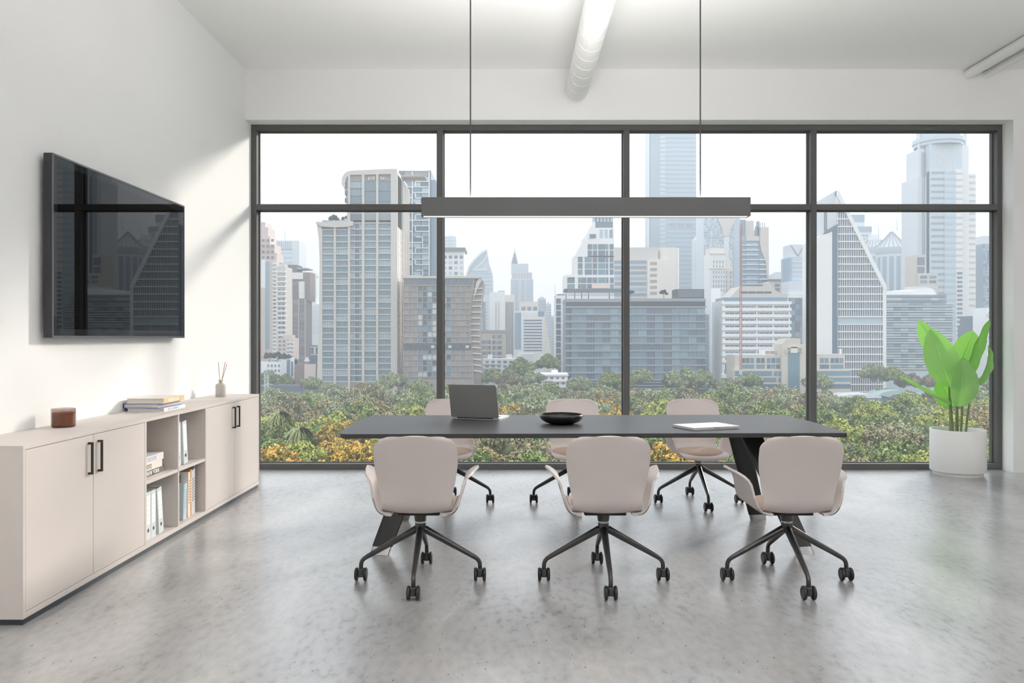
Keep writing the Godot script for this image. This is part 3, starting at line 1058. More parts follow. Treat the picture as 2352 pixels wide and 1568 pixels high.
# ---------------------------------------------------------------- lamps
func pendant(label: String, cx: float, d: float, bottom: float, e_down: float, e_up: float) -> void:
	var root := thing("pendant_lamp", label, "lamp", V(cx, bottom, d))
	var l := 1.99
	var w := 0.08
	var h := 0.113
	var g: Material = mats["lamp_grey"]
	var body := MB.new()
	body.box(Vector3(0, h / 2, w / 2 - 0.004), Vector3(l, h, 0.008), 0.001)
	body.box(Vector3(0, h / 2, -w / 2 + 0.004), Vector3(l, h, 0.008), 0.001)
	for s in [-1, 1]:
		body.box(Vector3(s * (l / 2 - 0.004), h / 2, 0), Vector3(0.008, h, w - 0.016), 0.001)
	body.box(Vector3(0, h * 0.5, 0), Vector3(l - 0.016, 0.03, w - 0.016))
	obj("housing", [body, g], root)
	var glow := mat("lamp_diffuser", Color(0.95, 0.94, 0.9), 0.6)
	glow.emission_enabled = true
	glow.emission = Color(1.0, 0.96, 0.88)
	glow.emission_energy_multiplier = 1.6
	var lo := MB.new()
	var hx := l / 2 - 0.008
	var hz := w / 2 - 0.008
	lo.quad(Vector3(-hx, 0.003, -hz), Vector3(hx, 0.003, -hz), Vector3(hx, 0.003, hz), Vector3(-hx, 0.003, hz))
	obj("diffuser", [lo, glow], root)
	if e_up > 0.0:
		var hi := MB.new()
		hi.quad(Vector3(-hx, h - 0.003, hz), Vector3(hx, h - 0.003, hz), Vector3(hx, h - 0.003, -hz), Vector3(-hx, h - 0.003, -hz))
		obj("upper_diffuser", [hi, glow], root)
	for x in [-0.7, 0.7]:
		obj("cable", [MB.new().tube([Vector3(x, h * 0.5, 0), Vector3(x, 3.61 - bottom, 0)], [0.0042, 0.0042], 10), mats["black_metal"]], root)
		obj("ceiling_rose", [MB.new().lathe([Vector2(0.0, 3.59 - bottom), Vector2(0.03, 3.59 - bottom), Vector2(0.032, 3.594 - bottom), Vector2(0.032, 3.61 - bottom), Vector2(0, 3.61 - bottom)], 24, Vector3(x, 0, 0)), mats["black_metal"]], root)
	for k in 2:
		var e: float = [e_down, e_up][k]
		if e <= 0.0:
			continue
		var a := AreaLight3D.new()
		a.name = ["light_down", "light_up"][k]
		a.area_size = Vector2(l - 0.03, w - 0.02)
		a.light_color = Color(1.0, 0.992, 0.985)
		a.light_energy = e
		a.shadow_enabled = true
		a.area_range = 25.0
		a.area_attenuation = 2.0
		a.position = Vector3(0, -0.004 if k == 0 else h + 0.004, 0)
		a.rotation.x = -PI / 2 if k == 0 else PI / 2
		root.add_child(a)


func lamps() -> void:
	pendant("long dark grey linear pendant lamp hanging over the meeting table", 0.447, 4.906, 1.94, 0.8, 3.7)
	for e in [[0.2, 1.1, 10.6, "on its left"], [4.5, 2.9, 7.5, "on its right"], [1.6, -2.2, 25.0, "at its far end"]]:
		pendant("long grey pendant lamp in the unseen half of the room, " + e[3], e[0], e[1], 2.5, 0.0, e[2])


# ---------------------------------------------------------------- ducts under the ceiling
func pipes() -> void:
	var m: Material = mats["duct_paint"]
	var du := thing("ventilation_duct", "white spiral ventilation duct running under the ceiling above the table", "duct", V(0.578, 3.417, 4.0))
	# the wall is one strip wound with the pitch of the seam, its edge a small groove
	var pitch := 0.206
	var seg := 40
	var lip := [[0.0, 0.1], [0.01, 0.1], [0.0125, 0.094], [0.0205, 0.094], [0.023, 0.1], [0.5, 0.1], [1.0, 0.1]]
	var prof := []
	for e in lip:
		prof.append([e[0] if e[0] < 0.2 else lerpf(0.023, pitch, (e[0] - 0.5) * 2.0 if e[0] > 0.5 else 0.5), e[1]])
	var mb := MB.new()
	var turns := 34
	for i in turns * seg:
		var a0 := TAU * i / seg
		var a1 := TAU * (i + 1) / seg
		var b0 := pitch * i / seg
		var b1 := pitch * (i + 1) / seg
		for k in prof.size() - 1:
			var q := []
			for e in [[a0, b0, k], [a0, b0, k + 1], [a1, b1, k + 1], [a1, b1, k]]:
				var ra: float = prof[e[2]][1]
				q.append(Vector3(cos(e[0]) * ra, sin(e[0]) * ra, 3.99 - e[1] - prof[e[2]][0]))
			if q[1].z < -3.216:
				continue
			var slope: float = -(prof[k + 1][1] - prof[k][1])
			var run: float = prof[k + 1][0] - prof[k][0]
			var nn := []
			for a in [a0, a0, a1, a1]:
				nn.append(Vector3(cos(a) * run, sin(a) * run, -slope).normalized() if absf(slope) > 1e-5 else Vector3(cos(a), sin(a), 0))
			mb.quadn(q[0], q[1], q[2], q[3], nn[0], nn[1], nn[2], nn[3])
	obj("duct_wall", [mb, m], du)
	var s := MB.new()
	for z in [-2.4, 0.0, 2.4]:
		s.tube([Vector3(0, 0.09, z), Vector3(0, 0.193, z)], [0.004, 0.004], 8)
	obj("hanger", [s, m], du)
	for e in [["straight white pipe under the ceiling at the right end, the upper of two", 4.083, 3.563, 0.043], ["thinner straight white pipe under the ceiling at the right end, the lower of two", 4.245, 3.56, 0.034]]:
		var o := thing("ceiling_pipe", e[0], "pipe", V(e[1], e[2], 4.6), 0, "pipes along the ceiling")
		obj("pipe_wall", [MB.new().tube([Vector3(0, 0, 4.6), Vector3(0, 0, -2.61)], [e[3], e[3]], 32), m], o)
		for z in [-1.6, 0.4, 2.4]:
			obj("clamp", [MB.new().box(Vector3(0, e[3] + (3.61 - e[2] - e[3]) / 2, z), Vector3(0.02, 3.61 - e[2] - e[3] + 0.01, 0.014)), m], o)


# ---------------------------------------------------------------- the city: each building is given by the pixels it fills and its distance
var cr: Node3D
var cs := 1.0
var cx := 0.0
var cd := 1.0
var pane_cache := {}


func bld(called: String, label: String, xc: float, d: float, category := "building", group := "") -> Node3D:
	cr = thing(called, label, category, Vector3((xc - 1176.0) / F * d, GROUND, -d), 0, group)
	cs = d / F
	cx = xc
	cd = d
	return cr


func lx(px: float) -> float:
	return (px - cx) * cs


func ly(py: float) -> float:
	return 0.0 if py == 0.0 else (CY - py) * cs + EYE - GROUND


# a block whose front stands zf metres before the building's front plane
func bb(mb: MB, x0: float, x1: float, yt: float, yb: float, zf := 0.0, dep := 20.0, bev := 0.0) -> MB:
	var y1 := ly(yt)
	var y0 := ly(yb)
	return mb.box(Vector3((lx(x0) + lx(x1)) / 2, (y0 + y1) / 2, zf - dep / 2), Vector3(absf(lx(x1) - lx(x0)), absf(y1 - y0), dep), bev)


func blk(called: String, m: Material, x0: float, x1: float, yt: float, yb: float, zf := 0.0, dep := 20.0, bev := 0.0, par: Node3D = null) -> MeshInstance3D:
	return obj(called, [bb(MB.new(), x0, x1, yt, yb, zf, dep, bev), m], par if par else cr)


func ext(called: String, m: Material, pts: Array, zf: float, dep: float, smooth := false) -> MeshInstance3D:
	var poly := PackedVector2Array()
	for p in pts:
		poly.append(Vector2(lx(p[0]), ly(p[1])))
	return obj(called, [MB.new().extrude(poly, dep, Transform3D(Basis(), Vector3(0, 0, zf)), smooth), m], cr)


func stuffed(called: String, list: Array) -> void:
	tag(obj(called, list, cr), "", "", "", "stuff")


# a grid of equal panes; big ones are parts of their own, small ones one joined part
func wins(called: String, ms: Array, x0: float, x1: float, nx: int, yt: float, yb: float, ny: int, fx: float, fy: float, zf := 0.15, th := 0.3, joined := false, skip := [], columns := false) -> void:
	var w := (x1 - x0) / nx
	var h := (yb - yt) / ny
	var join := []
	for m in ms:
		join.append(MB.new())
	for j in ny:
		for i in nx:
			var k := rng.randi() % ms.size()
			if columns and rng.randf() < 0.72:
				k = (i * 5 + int(x0)) % ms.size()
			if [i, j] in skip or [i, -1] in skip or [-1, j] in skip:
				continue
			var xa := x0 + w * (i + 0.5 - fx / 2)
			var ya := yt + h * (j + 0.5 - fy / 2)
			if joined:
				bb(join[k], xa, xa + w * fx, ya, ya + h * fy, zf, th)
			else:
				var size := Vector3(w * fx * cs, h * fy * cs, th)
				var key := [size.snapped(Vector3.ONE * 0.001), ms[k]]
				if not pane_cache.has(key):
					pane_cache[key] = made([MB.new().box(Vector3.ZERO, size), ms[k]])
				put_mesh(called, pane_cache[key], cr, Vector3(lx(xa + w * fx / 2), ly(ya + h * fy / 2), zf - th / 2))
	if joined:
		for k in ms.size():
			if join[k].v.size():
				stuffed(called, [join[k], ms[k]])


# n level bands or upright fins standing proud of the front
func hbars(called: String, m: Material, x0: float, x1: float, yt: float, yb: float, n: int, h: float, zf: float, th: float, joined := true) -> void:
	var mb := MB.new()
	for k in n:
		var y := yt + (yb - yt) * (k / float(maxi(n - 1, 1)))
		if joined:
			bb(mb, x0, x1, y - h / 2, y + h / 2, zf, th)
		else:
			blk(called, m, x0, x1, y - h / 2, y + h / 2, zf, th)
	if joined:
		stuffed(called, [mb, m])


func vbars(called: String, m: Material, x0: float, x1: float, n: int, yt: float, yb: float, w: float, zf: float, th: float, joined := true) -> void:
	var mb := MB.new()
	for k in n:
		var x := x0 + (x1 - x0) * (k / float(maxi(n - 1, 1)))
		if joined:
			bb(mb, x - w / 2, x + w / 2, yt, yb, zf, th)
		else:
			blk(called, m, x - w / 2, x + w / 2, yt, yb, zf, th)
	if joined:
		stuffed(called, [mb, m])


# panes on a side wall at pixel column px of the front edge: nz along the depth, ny floors
func side_wins(called: String, m: Material, px: float, sgn: float, dep: float, nz: int, yt: float, yb: float, ny: int, fz: float, fy: float) -> void:
	var mb := MB.new()
	var h := (yb - yt) / ny
	for j in ny:
		for i in nz:
			var z := -dep * (i + 0.5) / nz
			mb.box(Vector3(lx(px) + sgn * 0.1, (ly(yt + h * j) + ly(yt + h * (j + 1))) / 2, z), Vector3(0.4, h * fy * cs, dep / nz * fz))
	stuffed(called, [mb, m])


func outside() -> void:
	city_materials()
	var far := MB.new()
	far.bxd(-2600, 2600, GROUND - 2.0, GROUND, 20, 4200)
	struct("ground", [far, mats["park_ground"]], "green and grey ground far below the window")
	towers_left()
	towers_middle()
	towers_right()
	low_buildings()
	park()
	var fog := FogVolume.new()
	fog.name = "haze"
	fog.size = Vector3(2600, 330, 1930)
	fog.position = Vector3(150, GROUND + 165, -1065)
	var fm := FogMaterial.new()
	fm.density = 0.00078
	fm.albedo = Color(0.965, 0.985, 1.0)
	fog.material = fm
	add_child(fog)
	tag(fog, "pale summer haze between the towers", "haze", "", "stuff")


func city_materials() -> void:
	var c := {
		"wall_white": Color(0.96, 0.955, 0.95), "wall_cream": Color(0.94, 0.9, 0.85), "wall_stone": Color(0.83, 0.8, 0.77), "wall_taupe": Color(0.66, 0.62, 0.6), "wall_taupe_dark": Color(0.6, 0.57, 0.56), "rib_taupe": Color(0.71, 0.67, 0.65),
		"wall_pink": Color(0.86, 0.79, 0.76), "wall_brown": Color(0.55, 0.48, 0.46), "wall_pale": Color(0.88, 0.89, 0.91), "wall_grey": Color(0.62, 0.64, 0.66), "wall_dark": Color(0.36, 0.38, 0.4), "wall_beige": Color(0.84, 0.8, 0.75),
		"roof_dark": Color(0.4, 0.43, 0.46), "roof_green": Color(0.72, 0.8, 0.78), "roof_white": Color(0.93, 0.93, 0.93), "mast_red": Color(0.8, 0.5, 0.46), "signboard": Color(0.95, 0.86, 0.8), "fence_blue": Color(0.62, 0.72, 0.86),
	}
	for k in c:
		mat(k, c[k], 0.75, 0, 0.3)
	var gl := {
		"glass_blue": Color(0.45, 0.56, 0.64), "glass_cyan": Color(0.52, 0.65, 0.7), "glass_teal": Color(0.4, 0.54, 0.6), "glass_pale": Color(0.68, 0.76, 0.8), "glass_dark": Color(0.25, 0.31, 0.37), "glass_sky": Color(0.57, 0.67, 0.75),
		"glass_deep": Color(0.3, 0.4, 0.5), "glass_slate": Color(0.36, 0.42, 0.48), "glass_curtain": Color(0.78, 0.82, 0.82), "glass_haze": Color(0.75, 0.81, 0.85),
	}
	for k in gl:
		mat(k, gl[k], 0.25, 0, 0.6)
	var pg := mat("park_ground", Color(0.33, 0.38, 0.25), 0.9)
	pg.albedo_texture = noise_tex(256, 0.03, 4, 31, [[0.0, Color(0.6, 0.62, 0.55)], [1.0, Color(1, 1, 1)]])
	pg.uv1_triplanar = true
	pg.uv1_world_triplanar = true
	pg.uv1_scale = Vector3.ONE * 0.01


func G(names: Array) -> Array:
	return names.map(func(k): return mats[k])


func antenna(x: float, y0: float, y1: float, w := 1.0) -> void:
	var r := w * cs / 2
	obj("antenna", [MB.new().tube([Vector3(lx(x), ly(y1), -3), Vector3(lx(x), ly(y0), -3)], [r, r * 0.5], 6), mats["wall_grey"]], cr)


func towers_left() -> void:
	# stepped pink tower at the left edge of the view
	bld("apartment_tower", "stepped pinkish apartment tower with white balconies at the cabinet end of the window", 612, 640)
	blk("tower_body", mats["wall_pink"], 575, 626, 597, 0, 0, 24)
	for s in [[575, 634, 580], [575, 628, 560], [575, 617, 541], [575, 612, 520], [575, 605, 508]]:
		blk("upper_step", mats["wall_pink"], s[0], s[1], s[2], 600, -2 - (600 - s[2]) * 0.03, 18)
	wins("window", G(["glass_dark", "wall_brown"]), 598, 630, 3, 545, 597, 4, 0.5, 0.45, -1.0, 0.6, true)
	blk("balcony_stack", mats["wall_stone"], 627, 636, 598, 830, 1.0, 8)
	hbars("balcony", mats["wall_white"], 627.5, 635.5, 606, 824, 26, 3.2, 2.2, 2)
	wins("window", G(["glass_dark", "glass_slate"]), 628, 635, 1, 610, 828, 26, 0.7, 0.4, 1.2, 0.4, true)
	blk("glass_strip", mats["glass_cyan"], 610, 618, 600, 800, 0.6, 2)
	blk("white_face", mats["wall_white"], 590, 610, 597, 660, 0.8, 3)
	blk("lower_face", mats["wall_pink"], 590, 610, 660, 818, 1.2, 4)
	wins("window", G(["wall_brown"]), 592, 610, 3, 664, 815, 16, 0.12, 0.14, 1.3, 0.3, true)
	# its neighbour, a slab of balconies
	bld("apartment_tower", "pale apartment slab stacked with curved white balconies beside the pinkish tower", 648, 600)
	blk("tower_body", mats["wall_stone"], 636, 656, 612, 0, 0, 18)
	blk("roof_room", mats["wall_stone"], 640, 652, 607, 614, -2, 8)
	hbars("balcony", mats["wall_white"], 638, 657, 624, 826, 19, 3.6, 1.6, 3, false)
	wins("window", G(["glass_slate", "glass_dark"]), 638, 655, 2, 618, 822, 19, 0.62, 0.42, 0.2, 0.4, true)
	# lower block in front
	bld("apartment_block", "low beige apartment block with balconies in front of the dark brown tower", 655, 540)
	blk("block_body", mats["wall_pink"], 637, 672, 776, 0, 0, 16)
	blk("roof_room", mats["wall_pink"], 648, 669, 769, 778, -2, 8)
	hbars("balcony", mats["wall_white"], 660, 675, 785, 822, 5, 4, 1.4, 2.5, false)
	wins("window", G(["glass_slate", "glass_deep"]), 638, 676, 4, 779, 825, 5, 0.45, 0.42, 0.2, 0.4, true)
	# glass tower with a slatted crown
	bld("glass_tower", "hazy pale glass tower with a slatted crown and mast, far left", 656, 1150)
	blk("tower_body", mats["glass_haze"], 628, 672, 577, 0, 0, 40)
	blk("side_wing", mats["wall_pale"], 672, 688, 553, 0, 2, 40)
	blk("crown", mats["glass_sky"], 626, 686, 553, 571, 1, 30)
	vbars("crown_fin", mats["wall_white"], 627, 685, 14, 552, 572, 1.4, 2.5, 2)
	hbars("floor_band", mats["wall_white"], 630, 671, 588, 610, 3, 3, 1, 2)
	antenna(653, 526, 553, 1.2)
	# brown grid tower
	bld("office_tower", "dark brown office tower with a grid of wide windows behind the beige block", 684, 700)
	blk("tower_body", mats["wall_brown"], 655, 702, 686, 0, 0, 22)
	blk("upper_body", mats["wall_brown"], 655, 690, 646, 690, -1, 20)
	blk("top_block", mats["wall_brown"], 668, 709, 624, 690, -5, 18)
	blk("roof_band", mats["wall_dark"], 655, 677, 606, 640, -8, 18)
	blk("white_corner", mats["wall_white"], 686, 697, 646, 685, -0.4, 6)
	blk("white_terrace", mats["wall_white"], 653, 693, 625, 640, -3, 15)
	blk("roof_deck", mats["wall_grey"], 677, 702, 613, 616, -8, 18)
	wins("window", G(["glass_slate", "glass_deep", "glass_blue"]), 656, 702, 3, 688, 826, 14, 0.72, 0.55)
	wins("window", G(["glass_slate", "glass_deep"]), 656, 686, 2, 652, 684, 3, 0.62, 0.62)
	vbars("white_pier", mats["wall_pink"], 657, 701, 4, 687, 830, 1.6, 0.6, 0.8)
	# domed white tower
	bld("domed_tower", "very pale white tower with a small dome, between the brown tower and the tall tower", 720, 1250)
	blk("tower_body", mats["wall_white"], 711, 727, 638, 0, 0, 30)
	blk("wing", mats["wall_white"], 722, 740, 698, 0, 6, 30)
	obj("dome", [MB.new().lathe([Vector2(9, 0), Vector2(8.4, 3), Vector2(6, 6.5), Vector2(2.4, 8.6), Vector2(0, 9)], 20, Vector3(lx(716), ly(634), -12)), mats["wall_cream"]], cr)
	blk("drum", mats["wall_cream"], 709, 724, 633, 640, -3, 20)
	wins("window", G(["glass_haze", "glass_pale"]), 711, 739, 6, 702, 768, 13, 0.45, 0.5, 6.4, 0.8, true)
	wins("window", G(["glass_haze", "glass_pale"]), 712, 726, 3, 645, 696, 10, 0.4, 0.5, 0.4, 0.8, true)
	# the tall tower
	tall_tower()
	lattice_tower()
	# grid block with a leaning corner
	bld("grid_building", "taupe building with a deep square window grid and a flared glass top corner", 1013, 470)
	var ta: Material = mats["wall_taupe"]
	ext("block_body", ta, [[927, 0], [927, 640], [1092, 636], [1084, 690], [1079, 740], [1085, 800], [1092, 0]], 0, 26)
	ext("leaning_side", mats["wall_taupe_dark"], [[1084, 690], [1092, 636], [1103, 636], [1111, 648], [1104, 700], [1101, 760], [1105, 820], [1107, 0], [1090, 0], [1085, 800], [1079, 740]], -1.5, 24)
	blk("roof_beam", mats["wall_stone"], 924, 1100, 634, 639, 1.2, 27)
	wins("top_pane", G(["glass_slate", "glass_deep"]), 927, 1086, 13, 639, 653, 1, 0.78, 0.95, 0.4, 0.5)
	wins("panel", G(["wall_taupe_dark", "wall_taupe_dark", "wall_taupe"]), 927, 1080, 14, 656, 866, 16, 0.84, 0.84, 0.25, 0.4, false, [[3, -1], [4, -1], [5, -1], [6, -1], [8, -1], [9, -1], [-1, 10]])
	wins("window", G(["glass_dark", "glass_teal", "glass_curtain", "glass_blue"]), 959.8, 1003.5, 4, 656, 866, 16, 0.8, 0.78, 0.3, 0.4, false, [[-1, 10]])
	wins("window", G(["glass_dark", "glass_teal", "glass_blue", "glass_cyan"]), 1014.4, 1036.3, 2, 656, 866, 16, 0.8, 0.78, 0.3, 0.4, false, [[-1, 10]])
	blk("dark_storey", mats["wall_dark"], 927, 1082, 789, 803, 0.9, 3)
	wins("lit_window", G(["glass_curtain", "glass_dark", "glass_dark"]), 935, 1080, 11, 791, 801, 1, 0.55, 0.6, 1.1, 0.4, true)
	hbars("ledge", mats["rib_taupe"], 926, 1084, 655.5, 866, 17, 1.6, 0.8, 1.0)
	vbars("rib", mats["rib_taupe"], 927, 1080, 15, 655, 868, 1.4, 0.8, 1.0)
	for k in 15:
		var y := 664.0 + k * 13.4
		var t := (y - 640.0) / 230.0
		var xl := 1089.0 - 10.0 * sin(minf(t * 2.2, 1.57)) + 9.0 * maxf(t - 0.55, 0.0) * 2.0
		ext("side_ledge", mats["wall_cream"], [[xl, y], [xl, y - 2], [xl + 22, y - 4.0 + t * 6.0], [xl + 22, y - 2.0 + t * 6.0]], -0.3, 2.5)
	ext("white_fin", mats["wall_stone"], [[1086, 690], [1094, 648], [1100, 640], [1106, 643], [1098, 660]], 0.6, 2)


func tall_tower() -> void:
	bld("residential_tower", "tallest grey residential tower with five window bays and a rounded top, nearest the cabinet", 815, 480)
	var pier: Material = mats["wall_stone"]
	var gm := G(["glass_cyan", "glass_teal", "glass_teal", "glass_blue", "glass_pale"])
	blk("core", mats["wall_grey"], 739, 900, 505, 0, -1.2, 48)
	ext("crown_body", mats["wall_stone"], [[796, 520], [796, 476], [791, 436], [787, 420], [787, 410], [791, 401], [799, 395], [810, 393], [880, 390], [911, 389], [913, 396], [913, 520]], -1.2, 46)
	ext("crown_arch", pier, [[789, 430], [785, 424], [786, 410], [790, 401], [798, 394], [810, 392], [880, 389], [912, 388], [912, 400], [806, 402], [800, 404], [796, 409], [793, 420], [793, 432]], 0.8, 4)
	blk("sign_wall", mats["wall_taupe"], 801, 899, 401, 416, -0.6, 2)
	blk("right_corner", pier, 898, 913, 400, 0, 1.0, 18)
	for y in [395, 400]:
		pass
	blk("roof_room", mats["wall_taupe"], 883, 900, 385, 391, -8, 10)
	blk("roof_room", mats["wall_taupe"], 903, 968, 387, 391, -20, 12)
	# bays: left edges and right edges between the piers
	var bays := [[741, 767.5], [772.5, 800], [805, 832], [837.5, 864.5], [869.5, 897]]
	for b in 5:
		var top := 528.0 if b < 2 else 512.5
		wins("window", gm, bays[b][0], bays[b][1], 1, top, 890.0, 26 if b < 2 else 27, 1.0, 0.72, -0.3, 0.8)
		vbars("mullion", mats["wall_grey"], bays[b][0] + 5.5, bays[b][1] - 5.5, 4, top, 890, 0.8, 0.05, 0.5)
		hbars("floor_slab", pier, bays[b][0] - 0.5, bays[b][1] + 0.5, top - 0.5, 890, 27 if b < 2 else 28, 2.6, 0.3, 1.2)
	blk("dark_strip", mats["glass_dark"], 815, 824, 512, 890, 0.0, 0.8)
	for b in [[805, 832], [837.5, 864.5], [869.5, 897]]:
		wins("window", gm, b[0], b[1], 1, 416, 486, 4 if b[0] < 810 else 3, 1.0, 0.78 if b[0] < 810 else 0.92, -0.3, 0.8)
		vbars("mullion", mats["wall_grey"], b[0] + 4, b[1] - 4, 5, 416, 486, 0.7, 0.05, 0.5)
		wins("sky_floor", G(["wall_grey", "glass_slate"]), b[0], b[1], 1, 490, 506, 1, 1, 0.9, -0.5, 0.6)
	wins("window", G(["glass_deep"]), 791, 800, 1, 416, 486, 4, 0.9, 0.6, -0.3, 0.8)
	for x in [[800, 805], [832, 837.5], [864.5, 869.5]]:
		blk("pier", pier, x[0], x[1], 400, 0, 1.2, 3)
	blk("pier", pier, 767.5, 772.5, 518, 0, 1.2, 3)
	ext("flared_pier", pier, [[727, 0], [734, 700], [735, 600], [733, 550], [728.5, 513], [735, 511], [741, 528], [741, 0]], 1.0, 10)
	ext("podium_rim", mats["wall_stone"], [[727, 514], [728, 510], [742, 511], [770, 508.5], [812, 508.5], [813, 518], [800, 521.5], [770, 523], [740, 521]], 2.0, 16)
	side_wins("side_window", mats["wall_cream"], 913, 1.0, 46, 5, 520, 900, 24, 0.3, 0.7)
	for k in 5:
		var z := -18.0 - k * 7.0
		obj("side_fin", [MB.new().box(Vector3(lx(906), (ly(402) + 0) / 2, z), Vector3(6, ly(402), 2.0)), pier], cr)
	blk("base_wall", mats["wall_taupe"], 739, 900, 892, 0, 0.2, 4)
	wins("base_window", G(["glass_slate", "wall_taupe_dark"]), 739, 898, 5, 876, 908, 2, 0.82, 0.7, 0.5, 0.5)
	# signs: only unreadable strokes can be made out
	var sg := MB.new()
	for e in [[846, 849], [851, 853], [855, 857], [856, 858.5], [859, 860.5]]:
		bb(sg, e[0], e[1], 405, 413, 0.3, 0.5)
	bb(sg, 846, 857, 405, 406.5, 0.3, 0.5)
	for e in [[874.5, 876.5, 405, 412], [876.5, 880, 410.5, 412], [880, 882, 407, 412], [883, 886, 410.5, 412]]:
		bb(sg, e[0], e[1], e[2], e[3], 0.3, 0.5)
	stuffed("sign_letters", [sg, mats["wall_cream"]])
	# trees on the terrace
	var spot := cr.position
	tag(roof_tree("rooftop_tree", Vector3(lx(760.5), ly(510), -6) + spot, 4.0, 3.9), "round dark tree on the terrace of the tall grey tower", "tree")
	tag(roof_tree("rooftop_tree", Vector3(lx(788), ly(510), -7) + spot, 3.2, 4.3, true), "thin airy tree on the terrace of the tall grey tower, closer to its upper part", "tree")


func roof_tree(called: String, at: Vector3, rx: float, h: float, airy := false) -> Node3D:
	var o := thing(called, "", "tree", at)
	obj("trunk", [MB.new().tube([Vector3.ZERO, Vector3(0, h * 0.6, 0)], [0.25, 0.15], 6), mat("bark", Color(0.36, 0.3, 0.25), 0.9)], o)
	var sp := {"seed": int(at.x * 7) + 50, "rx": rx, "ry": h * 0.62, "lobes": 7, "leaves": 420 if airy else 900, "size": 0.42, "a": Color(0.03, 0.07, 0.05), "b": Color(0.06, 0.11, 0.07), "f": Color(0.05, 0.1, 0.06), "fp": 0.2, "hull": not airy}
	tag(obj("crown", [crown(sp), foliage()], o), "", "", "", "stuff").position.y = h * 0.38
	return o


func lattice_tower() -> void:
	bld("lattice_tower", "blue glass tower behind the tall grey tower, wrapped in an irregular white lattice", 964, 575)
	blk("tower_body", mats["glass_slate"], 916, 990, 392, 0, 0, 34)
	blk("glass_corner", mats["glass_blue"], 986, 1001, 412, 0, -1.5, 30)
	blk("edge_strip", mats["wall_cream"], 1000, 1006, 416, 0, -4, 26)
	blk("crown_wall", mats["wall_taupe"], 930, 986, 394, 404, 0.4, 3)
	wins("window", G(["glass_blue", "glass_teal", "glass_deep", "glass_cyan", "glass_pale"]), 929, 987, 3, 404, 634, 18, 0.82, 0.66, 0.3, 0.5)
	var w := MB.new()
	for x in [947.5, 986]:
		bb(w, x - 1, x + 1, 392, 634, 1.2, 1.2)
	bb(w, 926, 987, 391, 393.5, 1.2, 1.2)
	var xs := [926.0, 947.5, 954.5, 971.0, 986.0]
	var y := 404.0
	var k := 0
	while y < 634.0:
		var a: int = [0, 2, 0, 1, 0, 2][k % 6]
		var b: int = [3, 4, 4, 4, 1, 3][k % 6]
		bb(w, xs[a], xs[b] + 1, y - 1, y + 1, 1.1, 1.0)
		if k % 6 in [1, 3]:
			bb(w, xs[2] - 1, xs[2] + 1, y, y + 12.7, 1.1, 1.0)
		if k % 6 in [0, 5]:
			bb(w, xs[3] - 1, xs[3] + 1, y, y + 12.7, 1.1, 1.0)
		if k % 6 == 4:
			bb(w, xs[2], xs[4], y - 1, y + 1, 1.1, 1.0)
		y += 12.75
		k += 1
	obj("lattice", [w, mats["wall_white"]], cr)


